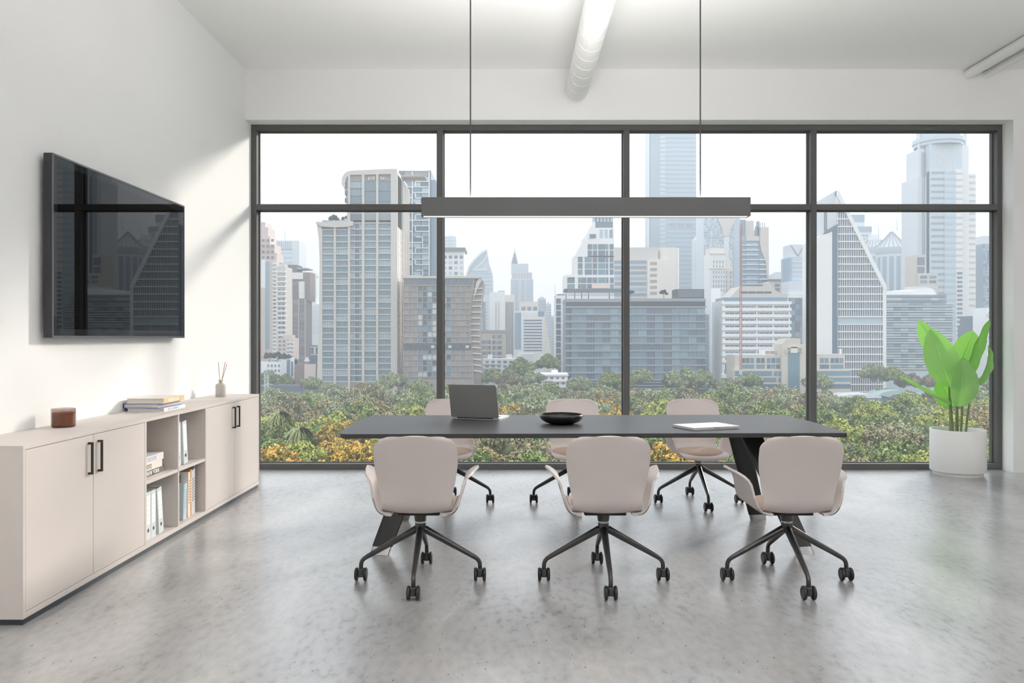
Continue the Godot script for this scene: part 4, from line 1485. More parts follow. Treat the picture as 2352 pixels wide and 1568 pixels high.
func towers_middle() -> void:
	# white block with dark flat roof, and a hazy one above
	bld("apartment_block", "white apartment block with a dark overhanging roof right of the first mullion", 1044, 820)
	blk("block_body", mats["wall_white"], 1012, 1066, 574, 0, 0, 26)
	blk("roof_slab", mats["roof_dark"], 1008, 1069, 569, 577, 3, 34)
	wins("window", G(["glass_slate", "glass_teal", "glass_curtain"]), 1016, 1066, 4, 584, 634, 4, 0.62, 0.58)
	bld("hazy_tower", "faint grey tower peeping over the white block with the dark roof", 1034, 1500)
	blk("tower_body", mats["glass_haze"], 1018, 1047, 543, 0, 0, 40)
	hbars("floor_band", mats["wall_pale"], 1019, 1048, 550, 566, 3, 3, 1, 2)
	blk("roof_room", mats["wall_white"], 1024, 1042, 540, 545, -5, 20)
	# sail
	bld("sail_tower", "pale blue glass tower shaped like a curved sail", 1101, 1350)
	ext("glass_body", mats["glass_haze"], [[1070, 0], [1071, 636], [1078, 612], [1091, 594], [1106, 580], [1118, 572], [1121, 590], [1124, 608], [1129, 620], [1132, 640], [1132, 0]], 0, 60, true)
	ext("dark_sail", mats["glass_sky"], [[1072, 630], [1079, 613], [1092, 597], [1107, 584], [1116, 578], [1114, 592], [1104, 604], [1092, 614], [1086, 620]], 1.5, 2, true)
	ext("white_rim", mats["wall_white"], [[1069, 634], [1077, 610], [1090, 593], [1105, 579], [1118.5, 571.5], [1117, 577], [1106, 584], [1092, 597], [1079, 614], [1072, 634]], 2.5, 3, true)
	ext("white_rim", mats["wall_pale"], [[1084, 622], [1092, 613], [1104, 603], [1114, 592], [1117, 577], [1119, 590], [1110, 604], [1098, 614], [1094, 618], [1118, 616], [1118, 622]], 2.5, 3)
	hbars("floor_line", mats["glass_sky"], 1086, 1130, 628, 740, 14, 1.4, 0.8, 1)
	# art deco spire
	bld("stepped_tower", "pale green glass tower with a stepped pointed spire, alone against the sky", 1199, 1550)
	blk("tower_body", mats["glass_haze"], 1173, 1225, 640, 0, 0, 45)
	blk("middle_step", mats["wall_pink"], 1175, 1222, 625, 642, -2, 40)
	blk("upper_step", mats["glass_haze"], 1174, 1213, 605, 627, -4, 34)
	for e in [[1174, 1190, 598], [1176, 1188, 590], [1178, 1186, 582], [1180, 1184.5, 576]]:
		blk("spire_step", mats["glass_haze"], e[0], e[1], e[2], 612, -6, (e[1] - e[0]) * 0.8)
	antenna(1182, 566, 577, 1.2)
	vbars("crown_fin", mats["wall_pale"], 1182, 1213, 6, 604, 626, 1.6, -2.5, 2)
	wins("window", G(["glass_sky"]), 1176, 1222, 7, 627, 640, 1, 0.5, 0.85, -1.5, 1, true)
	vbars("glass_strip", mats["glass_sky"], 1187, 1201, 2, 643, 720, 6, 0.8, 1)
	wins("window", G(["glass_sky"]), 1174, 1186, 1, 643, 720, 13, 0.8, 0.55, 0.6, 1, true)
	wins("window", G(["glass_sky"]), 1208, 1224, 1, 643, 720, 13, 0.9, 0.55, 0.6, 1, true)
	# ribbed white block
	bld("office_block", "blank white office block flanked by dark ribbed stripes, centre left of the skyline", 1146, 780)
	blk("centre_block", mats["wall_white"], 1124, 1160, 671, 0, 2, 30)
	blk("left_wing", mats["wall_pale"], 1107, 1126, 678, 0, 0, 26)
	blk("right_wing", mats["wall_cream"], 1160, 1182, 677, 0, -1, 26)
	vbars("dark_stripe", mats["glass_deep"], 1109.5, 1113.5, 2, 693, 812, 2.2, 0.4, 1)
	vbars("dark_stripe", mats["glass_slate"], 1163, 1178, 5, 693, 815, 2.0, -0.6, 1)
	vbars("joint_line", mats["wall_grey"], 1139.5, 1146, 2, 693, 760, 1.3, 2.4, 1)
	wins("window", G(["wall_grey"]), 1116, 1120, 1, 690, 760, 9, 0.5, 0.25, 0.4, 1, true)
	obj("dish", [MB.new().lathe([Vector2(0, 0), Vector2(2.2, 0.8), Vector2(2.2, 1.0), Vector2(0, 0.3)], 12, Vector3(lx(1148), ly(670) + 0.2, -6)), mats["wall_grey"]], cr)
	obj("dish", [MB.new().lathe([Vector2(0, 0), Vector2(2.2, 0.8), Vector2(2.2, 1.0), Vector2(0, 0.3)], 12, Vector3(lx(1155), ly(670) + 0.2, -6)), mats["wall_grey"]], cr)
	bld("glass_slab", "plain blue glass slab between the ribbed block and the striped white block", 1190, 740)
	blk("slab_body", mats["wall_white"], 1180, 1199, 714, 0, 0, 14)
	blk("glass_face", mats["glass_sky"], 1182, 1197, 718, 801, 0.5, 1)
	# striped white block
	bld("striped_block", "white block with long dark blue window stripes and a raised cream top", 1226, 730)
	blk("block_body", mats["wall_white"], 1197, 1252, 716, 0, 0, 26)
	blk("top_block", mats["wall_cream"], 1194, 1237, 692, 718, -3, 18)
	ext("slanted_side", mats["wall_cream"], [[1250, 0], [1250, 728], [1252, 728], [1266, 812], [1268, 0]], 1, 14)
	wins("top_window", G(["glass_blue"]), 1196, 1236, 3, 703, 714, 1, 0.7, 0.8, -2.7, 0.6)
	wins("window_stripe", G(["glass_deep"]), 1203, 1245, 1, 732, 808, 11, 1.0, 0.42, 0.3, 0.6)
	blk("roof_box", mats["glass_blue"], 1236, 1250, 715, 726, 0.4, 8)
	# beige grid block
	bld("office_block", "beige office block with pairs of square blue windows above the white houses", 1134, 610)
	blk("block_body", mats["wall_beige"], 1099, 1161, 762, 0, 0, 22)
	blk("roof_slab", mats["wall_grey"], 1097, 1163, 758, 763, 1, 24)
	wins("window", G(["glass_deep", "glass_blue"]), 1106, 1128, 2, 779, 830, 4, 0.8, 0.62)
	wins("window", G(["glass_deep", "glass_blue"]), 1130, 1153, 2, 767, 830, 5, 0.8, 0.62)
	vbars("pier", mats["wall_stone"], 1104, 1155, 4, 763, 830, 1.6, 0.8, 1)
	# hazy cluster
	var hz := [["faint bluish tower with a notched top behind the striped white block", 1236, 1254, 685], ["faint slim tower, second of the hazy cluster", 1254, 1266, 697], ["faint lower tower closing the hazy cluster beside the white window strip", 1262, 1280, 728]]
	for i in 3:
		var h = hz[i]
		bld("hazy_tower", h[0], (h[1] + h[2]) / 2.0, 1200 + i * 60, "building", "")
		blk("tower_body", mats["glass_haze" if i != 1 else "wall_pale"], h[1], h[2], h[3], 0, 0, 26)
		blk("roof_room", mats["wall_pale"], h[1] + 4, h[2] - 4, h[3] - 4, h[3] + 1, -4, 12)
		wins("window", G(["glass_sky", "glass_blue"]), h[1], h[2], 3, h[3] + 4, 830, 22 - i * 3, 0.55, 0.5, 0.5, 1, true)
	# stepped white residential building
	bld("stepped_building", "white stepped building with big dark windows climbing to a glass top", 1354, 585)
	var wm: Material = mats["wall_white"]
	blk("block_body", wm, 1297, 1411, 631, 0, 0, 26)
	blk("middle_body", wm, 1319, 1411, 587, 634, -1.5, 24)
	blk("slope_step", wm, 1330, 1411, 571, 590, -1.5, 24)
	blk("upper_body", wm, 1342, 1411, 545, 573, -1.8, 22)
	blk("top_body", wm, 1358, 1411, 522, 548, -2, 20)
	blk("glass_crown", mats["glass_slate"], 1367, 1409, 470, 523, -3, 18)
	vbars("crown_mullion", mats["glass_pale"], 1374, 1406, 5, 470, 508, 4.5, -2.6, 1)
	ext("sloped_wall", wm, [[1319, 590], [1342, 548], [1350, 548], [1350, 590]], -1.2, 18)
	ext("sloped_wall", wm, [[1341, 548], [1364, 508], [1368, 508], [1368, 548]], -1.6, 16)
	ext("lower_slope", wm, [[1297, 640], [1303, 631], [1320, 631], [1320, 640]], 0.3, 20)
	blk("terrace_glass", mats["glass_deep"], 1355, 1369, 537, 546, -1.1, 1)
	var dk := G(["glass_slate", "glass_slate", "glass_deep", "glass_teal"])
	for r in 5:
		var yt := 560.0 + r * 14.6
		var cols := [[1343.5, 1360], [1362, 1372], [1374.5, 1391], [1392.5, 1397.5], [1401, 1409.5]]
		if r >= 2:
			cols.append([1328, 1338.5])
		for e in cols:
			wins("window", dk, e[0], e[1], 1, yt, yt + 12.4, 1, 1, 1, -1.25 if yt < 588 else -1.2, 0.5)
	for r in 2:
		var yt := 637.0 + r * 15.0
		for e in [[1303, 1320], [1328, 1334], [1335, 1346.5], [1348.5, 1359.5], [1361, 1372], [1374, 1391], [1392.5, 1397.5], [1401, 1409.5]]:
			wins("window", dk, e[0], e[1], 1, yt, yt + 12.5, 1, 1, 1, 0.3, 0.5)
	wins("window", G(["glass_pale", "wall_grey"]), 1376, 1410, 3, 526, 546, 1, 0.62, 1, -1.7, 0.5)
	blk("advert_board", mats["signboard"], 1359, 1401, 651, 662, 1.5, 1)
	bld("window_strip_tower", "narrow white building edge with one column of square dark windows", 1287, 560)
	blk("block_body", wm, 1276, 1299, 678, 0, 0, 22)
	blk("roof_planter", mats["roof_dark"], 1280, 1298, 675, 679, -1, 12)
	wins("window", G(["glass_slate", "glass_deep"]), 1277, 1288.5, 1, 684, 884, 14, 0.92, 0.82, 0.25, 0.4)
	antenna(1275.5, 651, 682, 1.0)
	banded_glass()
	# cream and grey block
	bld("office_block", "cream office block with a grey banded half, above the banded glass block", 1486, 690)
	blk("banded_half", mats["wall_stone"], 1410, 1489, 595, 0, -1, 26)
	blk("upper_half", mats["wall_stone"], 1410, 1513, 567, 597, -3, 22)
	wins("window_band", G(["glass_blue", "glass_sky"]), 1410, 1485, 1, 595, 682, 7, 1, 0.52, -0.6, 0.6)
	blk("cream_wing", mats["wall_cream"], 1487, 1538, 595, 0, 0, 22)
	wins("window", G(["wall_taupe"]), 1493, 1509, 1, 598, 680, 6, 0.95, 0.48, 0.3, 0.5)
	obj("rounded_end", [MB.new().lathe([Vector2(9, 0), Vector2(9, ly(568)), Vector2(0, ly(568))], 28, Vector3(lx(1540), 0, -9)), mats["wall_cream"]], cr)
	# blue skyscraper
	bld("skyscraper", "smooth tall blue glass skyscraper rising past the window's top edge", 1547, 1250)
	blk("tower_body", mats["glass_sky"], 1494, 1599, 250, 0, 0, 50)
	blk("left_face", mats["glass_blue"], 1494, 1514, 250, 0, 1.5, 10)
	wins("notch", G(["glass_pale"]), 1515, 1528, 1, 300, 560, 26, 0.95, 0.62, 1.2, 2)
	hbars("floor_line", mats["glass_blue"], 1529, 1599, 306, 670, 36, 1.6, 0.8, 1.5)
	wins("vent", G(["glass_deep"]), 1536, 1592, 14, 512, 522, 1, 0.35, 1, 1.2, 1.5, true, [[4, -1], [9, -1]])


func banded_glass() -> void:
	bld("glass_block", "long dark glass block wrapped in level metal bands, centre of the view above the trees", 1462, 500)
	var gr: Material = mats["wall_grey"]
	var gm := G(["glass_blue", "glass_teal", "glass_cyan", "glass_slate", "glass_blue", "glass_deep"])
	blk("left_body", mats["glass_slate"], 1299, 1444, 690, 0, 0, 26)
	blk("right_body", mats["glass_slate"], 1444, 1620, 686, 0, -0.5, 24)
	blk("parapet", gr, 1298, 1446, 686, 694, 0.8, 27)
	blk("parapet", gr, 1446, 1621, 685, 692, 0.5, 25)
	wins("window", gm, 1309, 1440, 7, 706, 872, 10, 0.97, 0.75, 0.3, 0.6, false, [], true)
	vbars("mullion", gr, 1315, 1440, 20, 706, 872, 0.7, 0.5, 0.4)
	vbars("mullion", gr, 1453, 1614, 26, 706, 872, 0.7, 0.3, 0.4)
	wins("window", gm, 1447, 1619, 9, 706, 872, 10, 0.97, 0.75, 0.1, 0.6, false, [], true)
	wins("dark_pane", G(["glass_dark"]), 1306, 1313, 1, 706, 872, 10, 0.9, 0.72, 0.5, 0.3)
	hbars("metal_band", gr, 1298, 1446, 705, 872, 11, 4.2, 1.2, 1.6, false)
	hbars("metal_band", gr, 1446, 1622, 705, 872, 11, 3.6, 0.8, 1.6, false)
	hbars("metal_line", mats["wall_dark"], 1300, 1620, 694, 701, 3, 1.2, 1.0, 1.4)
	hbars("base_band", gr, 1300, 1620, 878, 892, 3, 2.2, 0.9, 1.4)
	blk("side_wing", mats["glass_blue"], 1620, 1634, 722, 0, -6, 14)
	hbars("side_slat", mats["wall_pale"], 1620, 1634, 726, 870, 30, 1.0, -5.6, 0.8)
	# roof structure
	var rs := MB.new()
	bb(rs, 1298, 1444, 662, 668, -3, 14)
	for x in [1300, 1320, 1336, 1352, 1400, 1440]:
		bb(rs, x, x + 2, 666, 690, -3, 1)
	obj("roof_pergola", [rs, mats["roof_dark"]], cr)
	hbars("pergola_slat", mats["wall_grey"], 1304, 1444, 663, 678, 6, 1.3, -2.6, 0.6)
	blk("roof_box", mats["wall_dark"], 1555, 1621, 663, 686, -4, 12)
	hbars("louvre", mats["wall_grey"], 1560, 1619, 667, 680, 6, 1.2, -3.6, 0.6)
	var spot := cr.position
	tag(roof_tree("rooftop_tree", Vector3(lx(1528), ly(686), -5) + spot, 3.0, 5.4), "leafy tree standing on the roof of the dark banded glass block, mid roof", "tree")
	tag(roof_tree("rooftop_tree", Vector3(lx(1452), ly(686), -7) + spot, 3.0, 6.0), "leafy tree on the banded glass block's roof beside the middle mullion", "tree")


func towers_right() -> void:
	# pixelled hotel tower with a beige fan
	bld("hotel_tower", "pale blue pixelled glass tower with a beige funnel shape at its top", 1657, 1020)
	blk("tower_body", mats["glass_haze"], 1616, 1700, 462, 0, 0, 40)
	wins("window", G(["glass_sky", "glass_pale", "wall_pale", "glass_blue"]), 1617, 1699, 22, 500, 660, 26, 0.8, 0.62, 0.5, 1, true)
	ext("beige_funnel", mats["wall_beige"], [[1646, 500], [1658, 524], [1661, 543], [1674, 543], [1678, 524], [1692, 500], [1692, 470], [1646, 470]], 2.5, 4)
	blk("funnel_neck", mats["wall_pale"], 1662, 1673, 544, 600, 2, 3)
	obj("round_roof", [MB.new().lathe([Vector2(9.5, 0), Vector2(9.2, 3), Vector2(6, 6), Vector2(0, 7)], 24, Vector3(lx(1668), ly(462), -14)), mats["wall_grey"]], cr)
	bld("hazy_tower", "pale slanted tower half hidden behind the pixelled glass tower", 1609, 1120)
	ext("tower_body", mats["wall_pale"], [[1600, 0], [1600, 548], [1616, 528], [1619, 528], [1619, 0]], 0, 30)
	wins("window", G(["glass_sky", "glass_blue"]), 1603, 1615, 2, 575, 665, 16, 0.6, 0.5, 0.4, 1, true)
	# white art deco building
	bld("stepped_building", "cream white old style tower stepping down towards the curved glass tower", 1662, 800)
	var wm: Material = mats["wall_white"]
	blk("tower_body", wm, 1630, 1666, 583, 0, 0, 24)
	blk("roof_block", mats["wall_cream"], 1631, 1665, 569, 585, -2, 18)
	for e in [[1664, 1674, 580], [1664, 1681, 596], [1664, 1690, 614], [1664, 1699, 636]]:
		blk("step", mats["wall_cream"], e[0], e[1], e[2], 0, -1.0 - (650 - e[2]) * 0.05, 18)
	hbars("cornice", mats["wall_cream"], 1629, 1667, 582, 616, 2, 2.4, 1.2, 2)
	wins("window", G(["wall_taupe", "wall_grey"]), 1636, 1664, 4, 596, 616, 2, 0.36, 0.62, 0.3, 0.6, true)
	wins("window", G(["wall_grey", "wall_taupe"]), 1636, 1672, 6, 620, 672, 5, 0.34, 0.62, 0.3, 0.6, true)
	wins("window", G(["wall_grey"]), 1676, 1696, 3, 620, 672, 5, 0.34, 0.6, -0.6, 1.6, true)
	# tower with the curved concrete flank
	bld("glass_tower", "bluish glass tower with a swooping concrete flank and split rooftop", 1733, 720)
	blk("tower_body", mats["glass_blue"], 1702, 1764, 552, 0, -1, 26)
	ext("concrete_flank", mats["wall_beige"], [[1747, 522], [1765, 522], [1766, 0], [1762, 640], [1758, 600], [1748, 574], [1745, 555]], 1.0, 22)
	blk("white_header", mats["wall_stone"], 1714, 1744, 542, 553, 0.5, 6)
	blk("concrete_core", mats["wall_stone"], 1715, 1734, 505, 543, -4, 14)
	blk("glass_side", mats["glass_sky"], 1701, 1714, 504, 0, -2, 18)
	wins("window", G(["glass_cyan", "glass_sky", "glass_blue", "glass_teal"]), 1714, 1740, 1, 556, 654, 9, 1, 0.8, 0.0, 0.5)
	hbars("floor_slab", mats["wall_white"], 1703, 1742, 563, 652, 9, 1.6, 0.8, 1.5)
	hbars("floor_slab", mats["wall_white"], 1744, 1763, 596, 652, 6, 2.2, 0.6, 1.5)
	vbars("frame_post", mats["glass_blue"], 1702, 1712, 3, 503, 540, 1.6, -1, 1)
	for e in [[1741, 1746, 507, 545], [1738, 1744, 519, 545]]:
		blk("roof_pylon", mats["glass_blue"], e[0], e[1], e[2], e[3], -2, 4)
	vbars("roof_frame", mats["wall_grey"], 1748, 1758, 3, 510, 523, 1, -2, 1)
	# plain white slab
	bld("white_slab", "plain white windowless slab rising beside the dark banded glass block", 1643, 545)
	blk("slab_body", wm, 1633, 1654, 662, 0, 0, 22)
	blk("lower_slab", mats["wall_pale"], 1650, 1660, 668, 0, -2, 18)
	# white building of long balconies
	bld("office_block", "bright white office block with nine long balcony bands and a sloped roof storey", 1735, 500)
	blk("block_body", wm, 1659, 1812, 690, 0, 0, 26)
	ext("roof_storey", mats["wall_stone"], [[1662, 684], [1678, 682], [1702, 657], [1770, 657], [1793, 673], [1810, 674], [1810, 684]], -1, 22)
	blk("glass_storey", mats["glass_blue"], 1662, 1808, 683, 692, 0.3, 20)
	wins("roof_vent", G(["wall_dark"]), 1700, 1774, 4, 669, 673, 1, 0.9, 1, -0.7, 0.8)
	hbars("balcony_band", wm, 1657, 1816, 695.5, 829, 10, 7.0, 1.8, 2.4, false)
	wins("window", G(["glass_slate", "glass_blue", "glass_deep"]), 1664, 1812, 4, 699.5, 833.5, 9, 0.9, 0.54, 0.3, 0.5)
	vbars("pier", wm, 1663, 1812, 5, 692, 850, 3.0, 0.9, 1.4, false)
	vbars("mullion", mats["wall_pale"], 1675, 1801, 12, 699, 833, 0.8, 0.5, 0.5)
	blk("base_glass", mats["glass_blue"], 1664, 1690, 836, 858, 0.4, 2)
	for e in [[860, 868], [873, 881]]:
		blk("base_balcony", wm, 1655, 1682, e[0], e[1], 3, 6)
	blk("base_window", mats["glass_teal"], 1657, 1680, 868, 873, 1.5, 3)
	# pale building at the third mullion
	bld("glass_tower", "pale blue glass tower with diagonal braces under its roof, left of the last mullion", 1841, 660)
	blk("tower_body", mats["glass_haze"], 1820, 1866, 588, 0, -6, 22)
	blk("roof_storey", mats["wall_pale"], 1822, 1866, 559, 589, -7, 18)
	blk("side_strip", mats["glass_sky"], 1817, 1823, 591, 650, -5, 16)
	hbars("floor_line", mats["wall_white"], 1821, 1866, 600, 640, 5, 1.2, -5.6, 0.8)
	var br := MB.new()
	for e in [[1824, 562, 1840, 586], [1840, 586, 1852, 562], [1852, 562, 1864, 586]]:
		br.tube([Vector3(lx(e[0]), ly(e[1]), -6.6), Vector3(lx(e[2]), ly(e[3]), -6.6)], [0.35, 0.35], 6)
	obj("brace", [br, mats["wall_grey"]], cr)
	blk("white_podium", mats["wall_pale"], 1812, 1868, 646, 0, -1, 18)
	blk("podium_rim", wm, 1810, 1868, 674, 684, 1, 20)
	blk("mirror_wall", mats["glass_slate"], 1813, 1868, 685, 0, 1.5, 4)
	wins("mirror_pane", G(["glass_slate", "glass_blue", "glass_deep", "wall_grey"]), 1814, 1868, 5, 686, 800, 9, 0.95, 0.95, 1.8, 0.4)
	# small blocks behind, by the curved tower
	bld("apartment_block", "small pale block with a dark roof garden beside the swooping concrete flank", 1790, 700)
	blk("block_body", mats["wall_cream"], 1767, 1808, 642, 0, -2, 18)
	blk("roof_slab", mats["roof_dark"], 1767, 1803, 641, 645, 0, 20)
	wins("window", G(["glass_teal", "glass_slate"]), 1778, 1806, 2, 650, 680, 3, 0.75, 0.65)
	bld("hazy_tower", "faint low building on the skyline between the swooping tower and the braced tower", 1797, 1300)
	blk("block_body", mats["wall_pale"], 1776, 1815, 629, 0, 0, 30)
	blk("roof_room", mats["glass_haze"], 1784, 1806, 624, 631, -4, 16)
	# wedge tower
	wedge_tower()
	bld("hotel_tower", "two step blue and white tower behind the wedge tower's slope", 1976, 950)
	blk("tower_body", wm, 1955, 2002, 532, 0, 0, 28)
	blk("upper_body", wm, 1940, 1988, 508, 535, -3, 24)
	blk("blue_band", mats["glass_sky"], 1940, 1988, 492, 509, -2.5, 25)
	blk("blue_band", mats["glass_sky"], 1958, 2002, 520, 533, 0.5, 25)
	wins("window", G(["glass_sky", "glass_haze"]), 1974, 1994, 3, 537, 600, 8, 0.75, 0.7, 0.4, 0.8, true)
	# twin tent roofed towers
	for e in [[2021, 545, 870, "farther tent roofed round tower with a thin mast, half behind the wedge tower", 27.0], [2064, 528, 820, "nearer tent roofed round tower with a thin mast and ribbed roof", 34.0]]:
		bld("round_tower", e[3], e[0], e[2])
		var r: float = e[4] * cs
		var c := Vector3(0, 0, -r)
		obj("tent_roof", [MB.new().lathe([Vector2(r * 1.05, ly(566)), Vector2(r * 0.6, ly(550)), Vector2(r * 0.25, ly(536)), Vector2(r * 0.08, ly(e[1])), Vector2(0, ly(e[1] - 3))], 20, c), mats["wall_pale"]], cr)
		obj("drum", [MB.new().lathe([Vector2(r, ly(582)), Vector2(r * 1.05, ly(578)), Vector2(r * 1.05, ly(566))], 32, c), mats["glass_haze"]], cr)
		obj("tower_body", [MB.new().lathe([Vector2(r, 0), Vector2(r, ly(582))], 32, c), mats["wall_pale"]], cr)
		antenna(e[0], e[1] - 30, e[1], 1.3)
		var rb := MB.new()
		for k in 20:
			var a := TAU * k / 20.0
			var dir := Vector3(cos(a), 0, sin(a))
			rb.tube([c + dir * r * 1.05 + Vector3.UP * ly(565), c + dir * r * 0.6 + Vector3.UP * ly(549), c + dir * r * 0.08 + Vector3.UP * ly(e[1])], [0.35, 0.3, 0.2], 5)
		stuffed("roof_rib", [rb, mats["wall_grey"]])
		for k in 7:
			var a := PI * (k + 0.5) / 7.0
			var dir := Vector3(cos(a), 0, sin(a))
			obj("window_strip", [MB.new().box(c + dir * (r + 0.1) + Vector3.UP * (ly(588) + ly(668)) / 2, Vector3(0.6, absf(ly(588) - ly(668)), r * 0.26), 0, Basis(Vector3.UP, -a)), mats["glass_sky"]], cr)
	bld("office_block", "pale slab with an overhanging flat roof between the tent roof and the tallest tower", 2112, 760)
	blk("block_body", mats["wall_pale"], 2103, 2122, 533, 0, 0, 20)
	blk("roof_slab", wm, 2094, 2124, 529, 534, 3, 24)
	wins("window", G(["glass_sky"]), 2104, 2121, 4, 540, 580, 2, 0.5, 0.8, 0.4, 0.8, true)
	bld("grid_block", "beige block with two big gridded windows in front of the tallest tower", 2118, 640)
	blk("block_body", mats["wall_beige"], 2107, 2129, 584, 0, -2, 18)
	blk("lower_body", mats["wall_stone"], 2109, 2154, 627, 0, 0, 18)
	wins("window", G(["glass_slate"]), 2109, 2127, 1, 588, 632, 2, 0.9, 0.8, -1.6, 0.6)
	wins("window", G(["glass_blue", "glass_slate"]), 2111, 2153, 2, 631, 652, 2, 0.75, 0.62)
	octagon_tower()
	mirrored_block()
	# far right edge
	bld("office_tower", "blue gridded office tower at the right edge of the view", 2269, 760)
	blk("tower_body", mats["glass_blue"], 2257, 2300, 560, 0, 0, 22)
	blk("crown", mats["wall_pale"], 2261, 2300, 541, 562, -2, 18)
	wins("window", G(["glass_sky", "glass_deep", "glass_pale"]), 2258, 2288, 7, 562, 720, 22, 0.7, 0.7, 0.3, 0.6, true)
	bld("office_block", "low dark blue glass block beside the plant's leaves at the right", 2256, 560)
	blk("block_body", mats["glass_deep"], 2241, 2300, 725, 0, -2, 18)
	blk("front_body", mats["glass_slate"], 2233, 2268, 748, 0, 0, 18)
	hbars("floor_line", mats["wall_grey"], 2234, 2290, 752, 850, 10, 1.4, 0.6, 0.8)
	bld("apartment_block", "white balcony block at the very right edge behind the plant", 2281, 520)
	blk("block_body", wm, 2267, 2305, 706, 0, 0, 16)
	hbars("balcony", mats["wall_pale"], 2266, 2300, 722, 880, 9, 6, 1.4, 2, false)
	wins("window", G(["glass_slate", "glass_blue"]), 2268, 2300, 3, 712, 880, 9, 0.6, 0.5)


func wedge_tower() -> void:
	bld("wedge_tower", "white wedge shaped office tower with a slanting edge, just right of the last mullion", 1956, 490)
	var wm: Material = mats["wall_white"]
	ext("tower_body", wm, [[1922, 0], [1922, 438], [1926, 440], [2031, 655], [2033, 0]], -0.8, 26)
	ext("blank_wall", mats["wall_pale"], [[1885, 0], [1885, 459], [1922, 437], [1922, 0]], -2, 22)
	ext("low_wing", wm, [[1868, 0], [1868, 554], [1877, 545], [1908, 532], [1908, 0]], 1.5, 20)
	ext("slanted_glass", mats["glass_slate"], [[1893, 536], [1900, 528], [1922, 515], [1922, 520], [1908, 533]], 1.8, 10)
	ext("glass_strip", mats["glass_deep"], [[1908, 0], [1908, 533], [1922, 516], [1922, 0]], 1.2, 3)
	blk("strip_edge", wm, 1905.5, 1908.5, 533, 0, 1.9, 3)
	var fl := 0
	var y := 487.0
	while y < 900.0:
		var xr := minf(1926.0 + (y - 440.0) * 0.484, 2027.0)
		if y > 720.0 and y < 732.0:
			blk("open_floor", mats["glass_pale"], 1924, 2026, y, y + 14, 0.0, 0.6)
		else:
			blk("window_band", mats["glass_slate" if fl % 3 else "glass_deep"], 1923.5, xr, y, y + 14.6, 0.0, 0.6)
			var n := int((xr - 1924.0) / 5.15)
			vbars("mullion", wm, 1924.0, 1924.0 + n * 5.15, n + 1, y, y + 14.6, 1.15, 0.5, 0.8)
		y += 17.25
		fl += 1
	hbars("floor_slab", wm, 1922, 2028, 659.5 - 17.25 * 0.0 - 1.3, 659.5 + 17.25 * 14 - 1.3, 15, 2.6, 0.8, 1.2, false)
	for k in 10:
		var yy := 485.8 + k * 17.25
		var xr := minf(1928.0 + (yy - 440.0) * 0.484, 2030.0)
		blk("floor_slab", wm, 1922, xr, yy - 1.2, yy + 1.4, 0.8, 1.2)
	ext("slant_edge", wm, [[1922, 437], [1926, 440], [2034, 655], [2034, 668], [2027, 662], [1922, 450]], 1.2, 4)
	blk("right_edge", wm, 2026.5, 2034, 656, 0, 1.0, 26)
	vbars("slot_window", mats["glass_slate"], 1897, 1901, 2, 486, 530, 2.2, -1.7, 0.6)


func octagon_tower() -> void:
	bld("skyscraper", "tallest pale octagonal tower at the right with a round crown and bright right faces", 2182, 720)
	var pl: Material = mats["wall_pale"]
	var wm: Material = mats["wall_white"]
	blk("left_wing", pl, 2118, 2140, 402, 0, -8, 30)
	blk("left_shaft", pl, 2123, 2136, 336, 404, -9, 24)
	ext("front_face", mats["glass_haze"], [[2137, 0], [2137, 329], [2212, 329], [2212, 0]], -2, 20)
	blk("left_front", mats["glass_haze"], 2137, 2169, 392, 0, -0.5, 6)
	blk("centre_front", mats["glass_haze"], 2169, 2196, 392, 0, 0, 6)
	blk("right_front", wm, 2196, 2212, 388, 0, -0.6, 8)
	blk("right_wing", wm, 2212, 2234, 330, 0, -6, 22)
	blk("far_right_wing", wm, 2234, 2256, 393, 0, -10, 22)
	hbars("floor_band", mats["wall_grey"], 2140, 2168, 396, 760, 26, 4.5, -0.1, 1)
	hbars("floor_band", mats["glass_pale"], 2169, 2195, 396, 760, 26, 5.5, 0.3, 1)
	hbars("floor_band", mats["wall_stone"], 2198, 2211, 398, 615, 16, 4.5, -0.3, 1, false)
	hbars("dark_window", mats["glass_slate"], 2199, 2211, 627, 800, 18, 5.5, -0.3, 1, false)
	hbars("floor_band", mats["wall_stone"], 2241, 2255, 400, 700, 22, 4.5, -9.6, 1)
	vbars("dark_slot", mats["wall_grey"], 2237, 2239, 1, 393, 760, 2.4, -9.6, 1)
	vbars("mullion", wm, 2142, 2194, 18, 330, 392, 0.5, -1.6, 0.8)
	var c := Vector3(lx(2176), 0, -16)
	obj("round_crown", [MB.new().lathe([Vector2(20, ly(329)), Vector2(20, ly(322)), Vector2(21.5, ly(321)), Vector2(21.5, ly(312)), Vector2(18, ly(311)), Vector2(18, ly(285)), Vector2(12, ly(262)), Vector2(0, ly(255))], 40, c), mats["glass_haze"]], cr)
	for x in [2124, 2131, 2189, 2232]:
		blk("crown_post", pl, x, x + 3, 285, 335, -3 if x == 2189 else -10, 3)
	blk("crown_sign", mats["signboard"], 2152, 2166, 315, 327, 1.2, 3)
	vbars("side_dots", mats["wall_grey"], 2129, 2133, 2, 345, 600, 1.4, -7.5, 0.8)


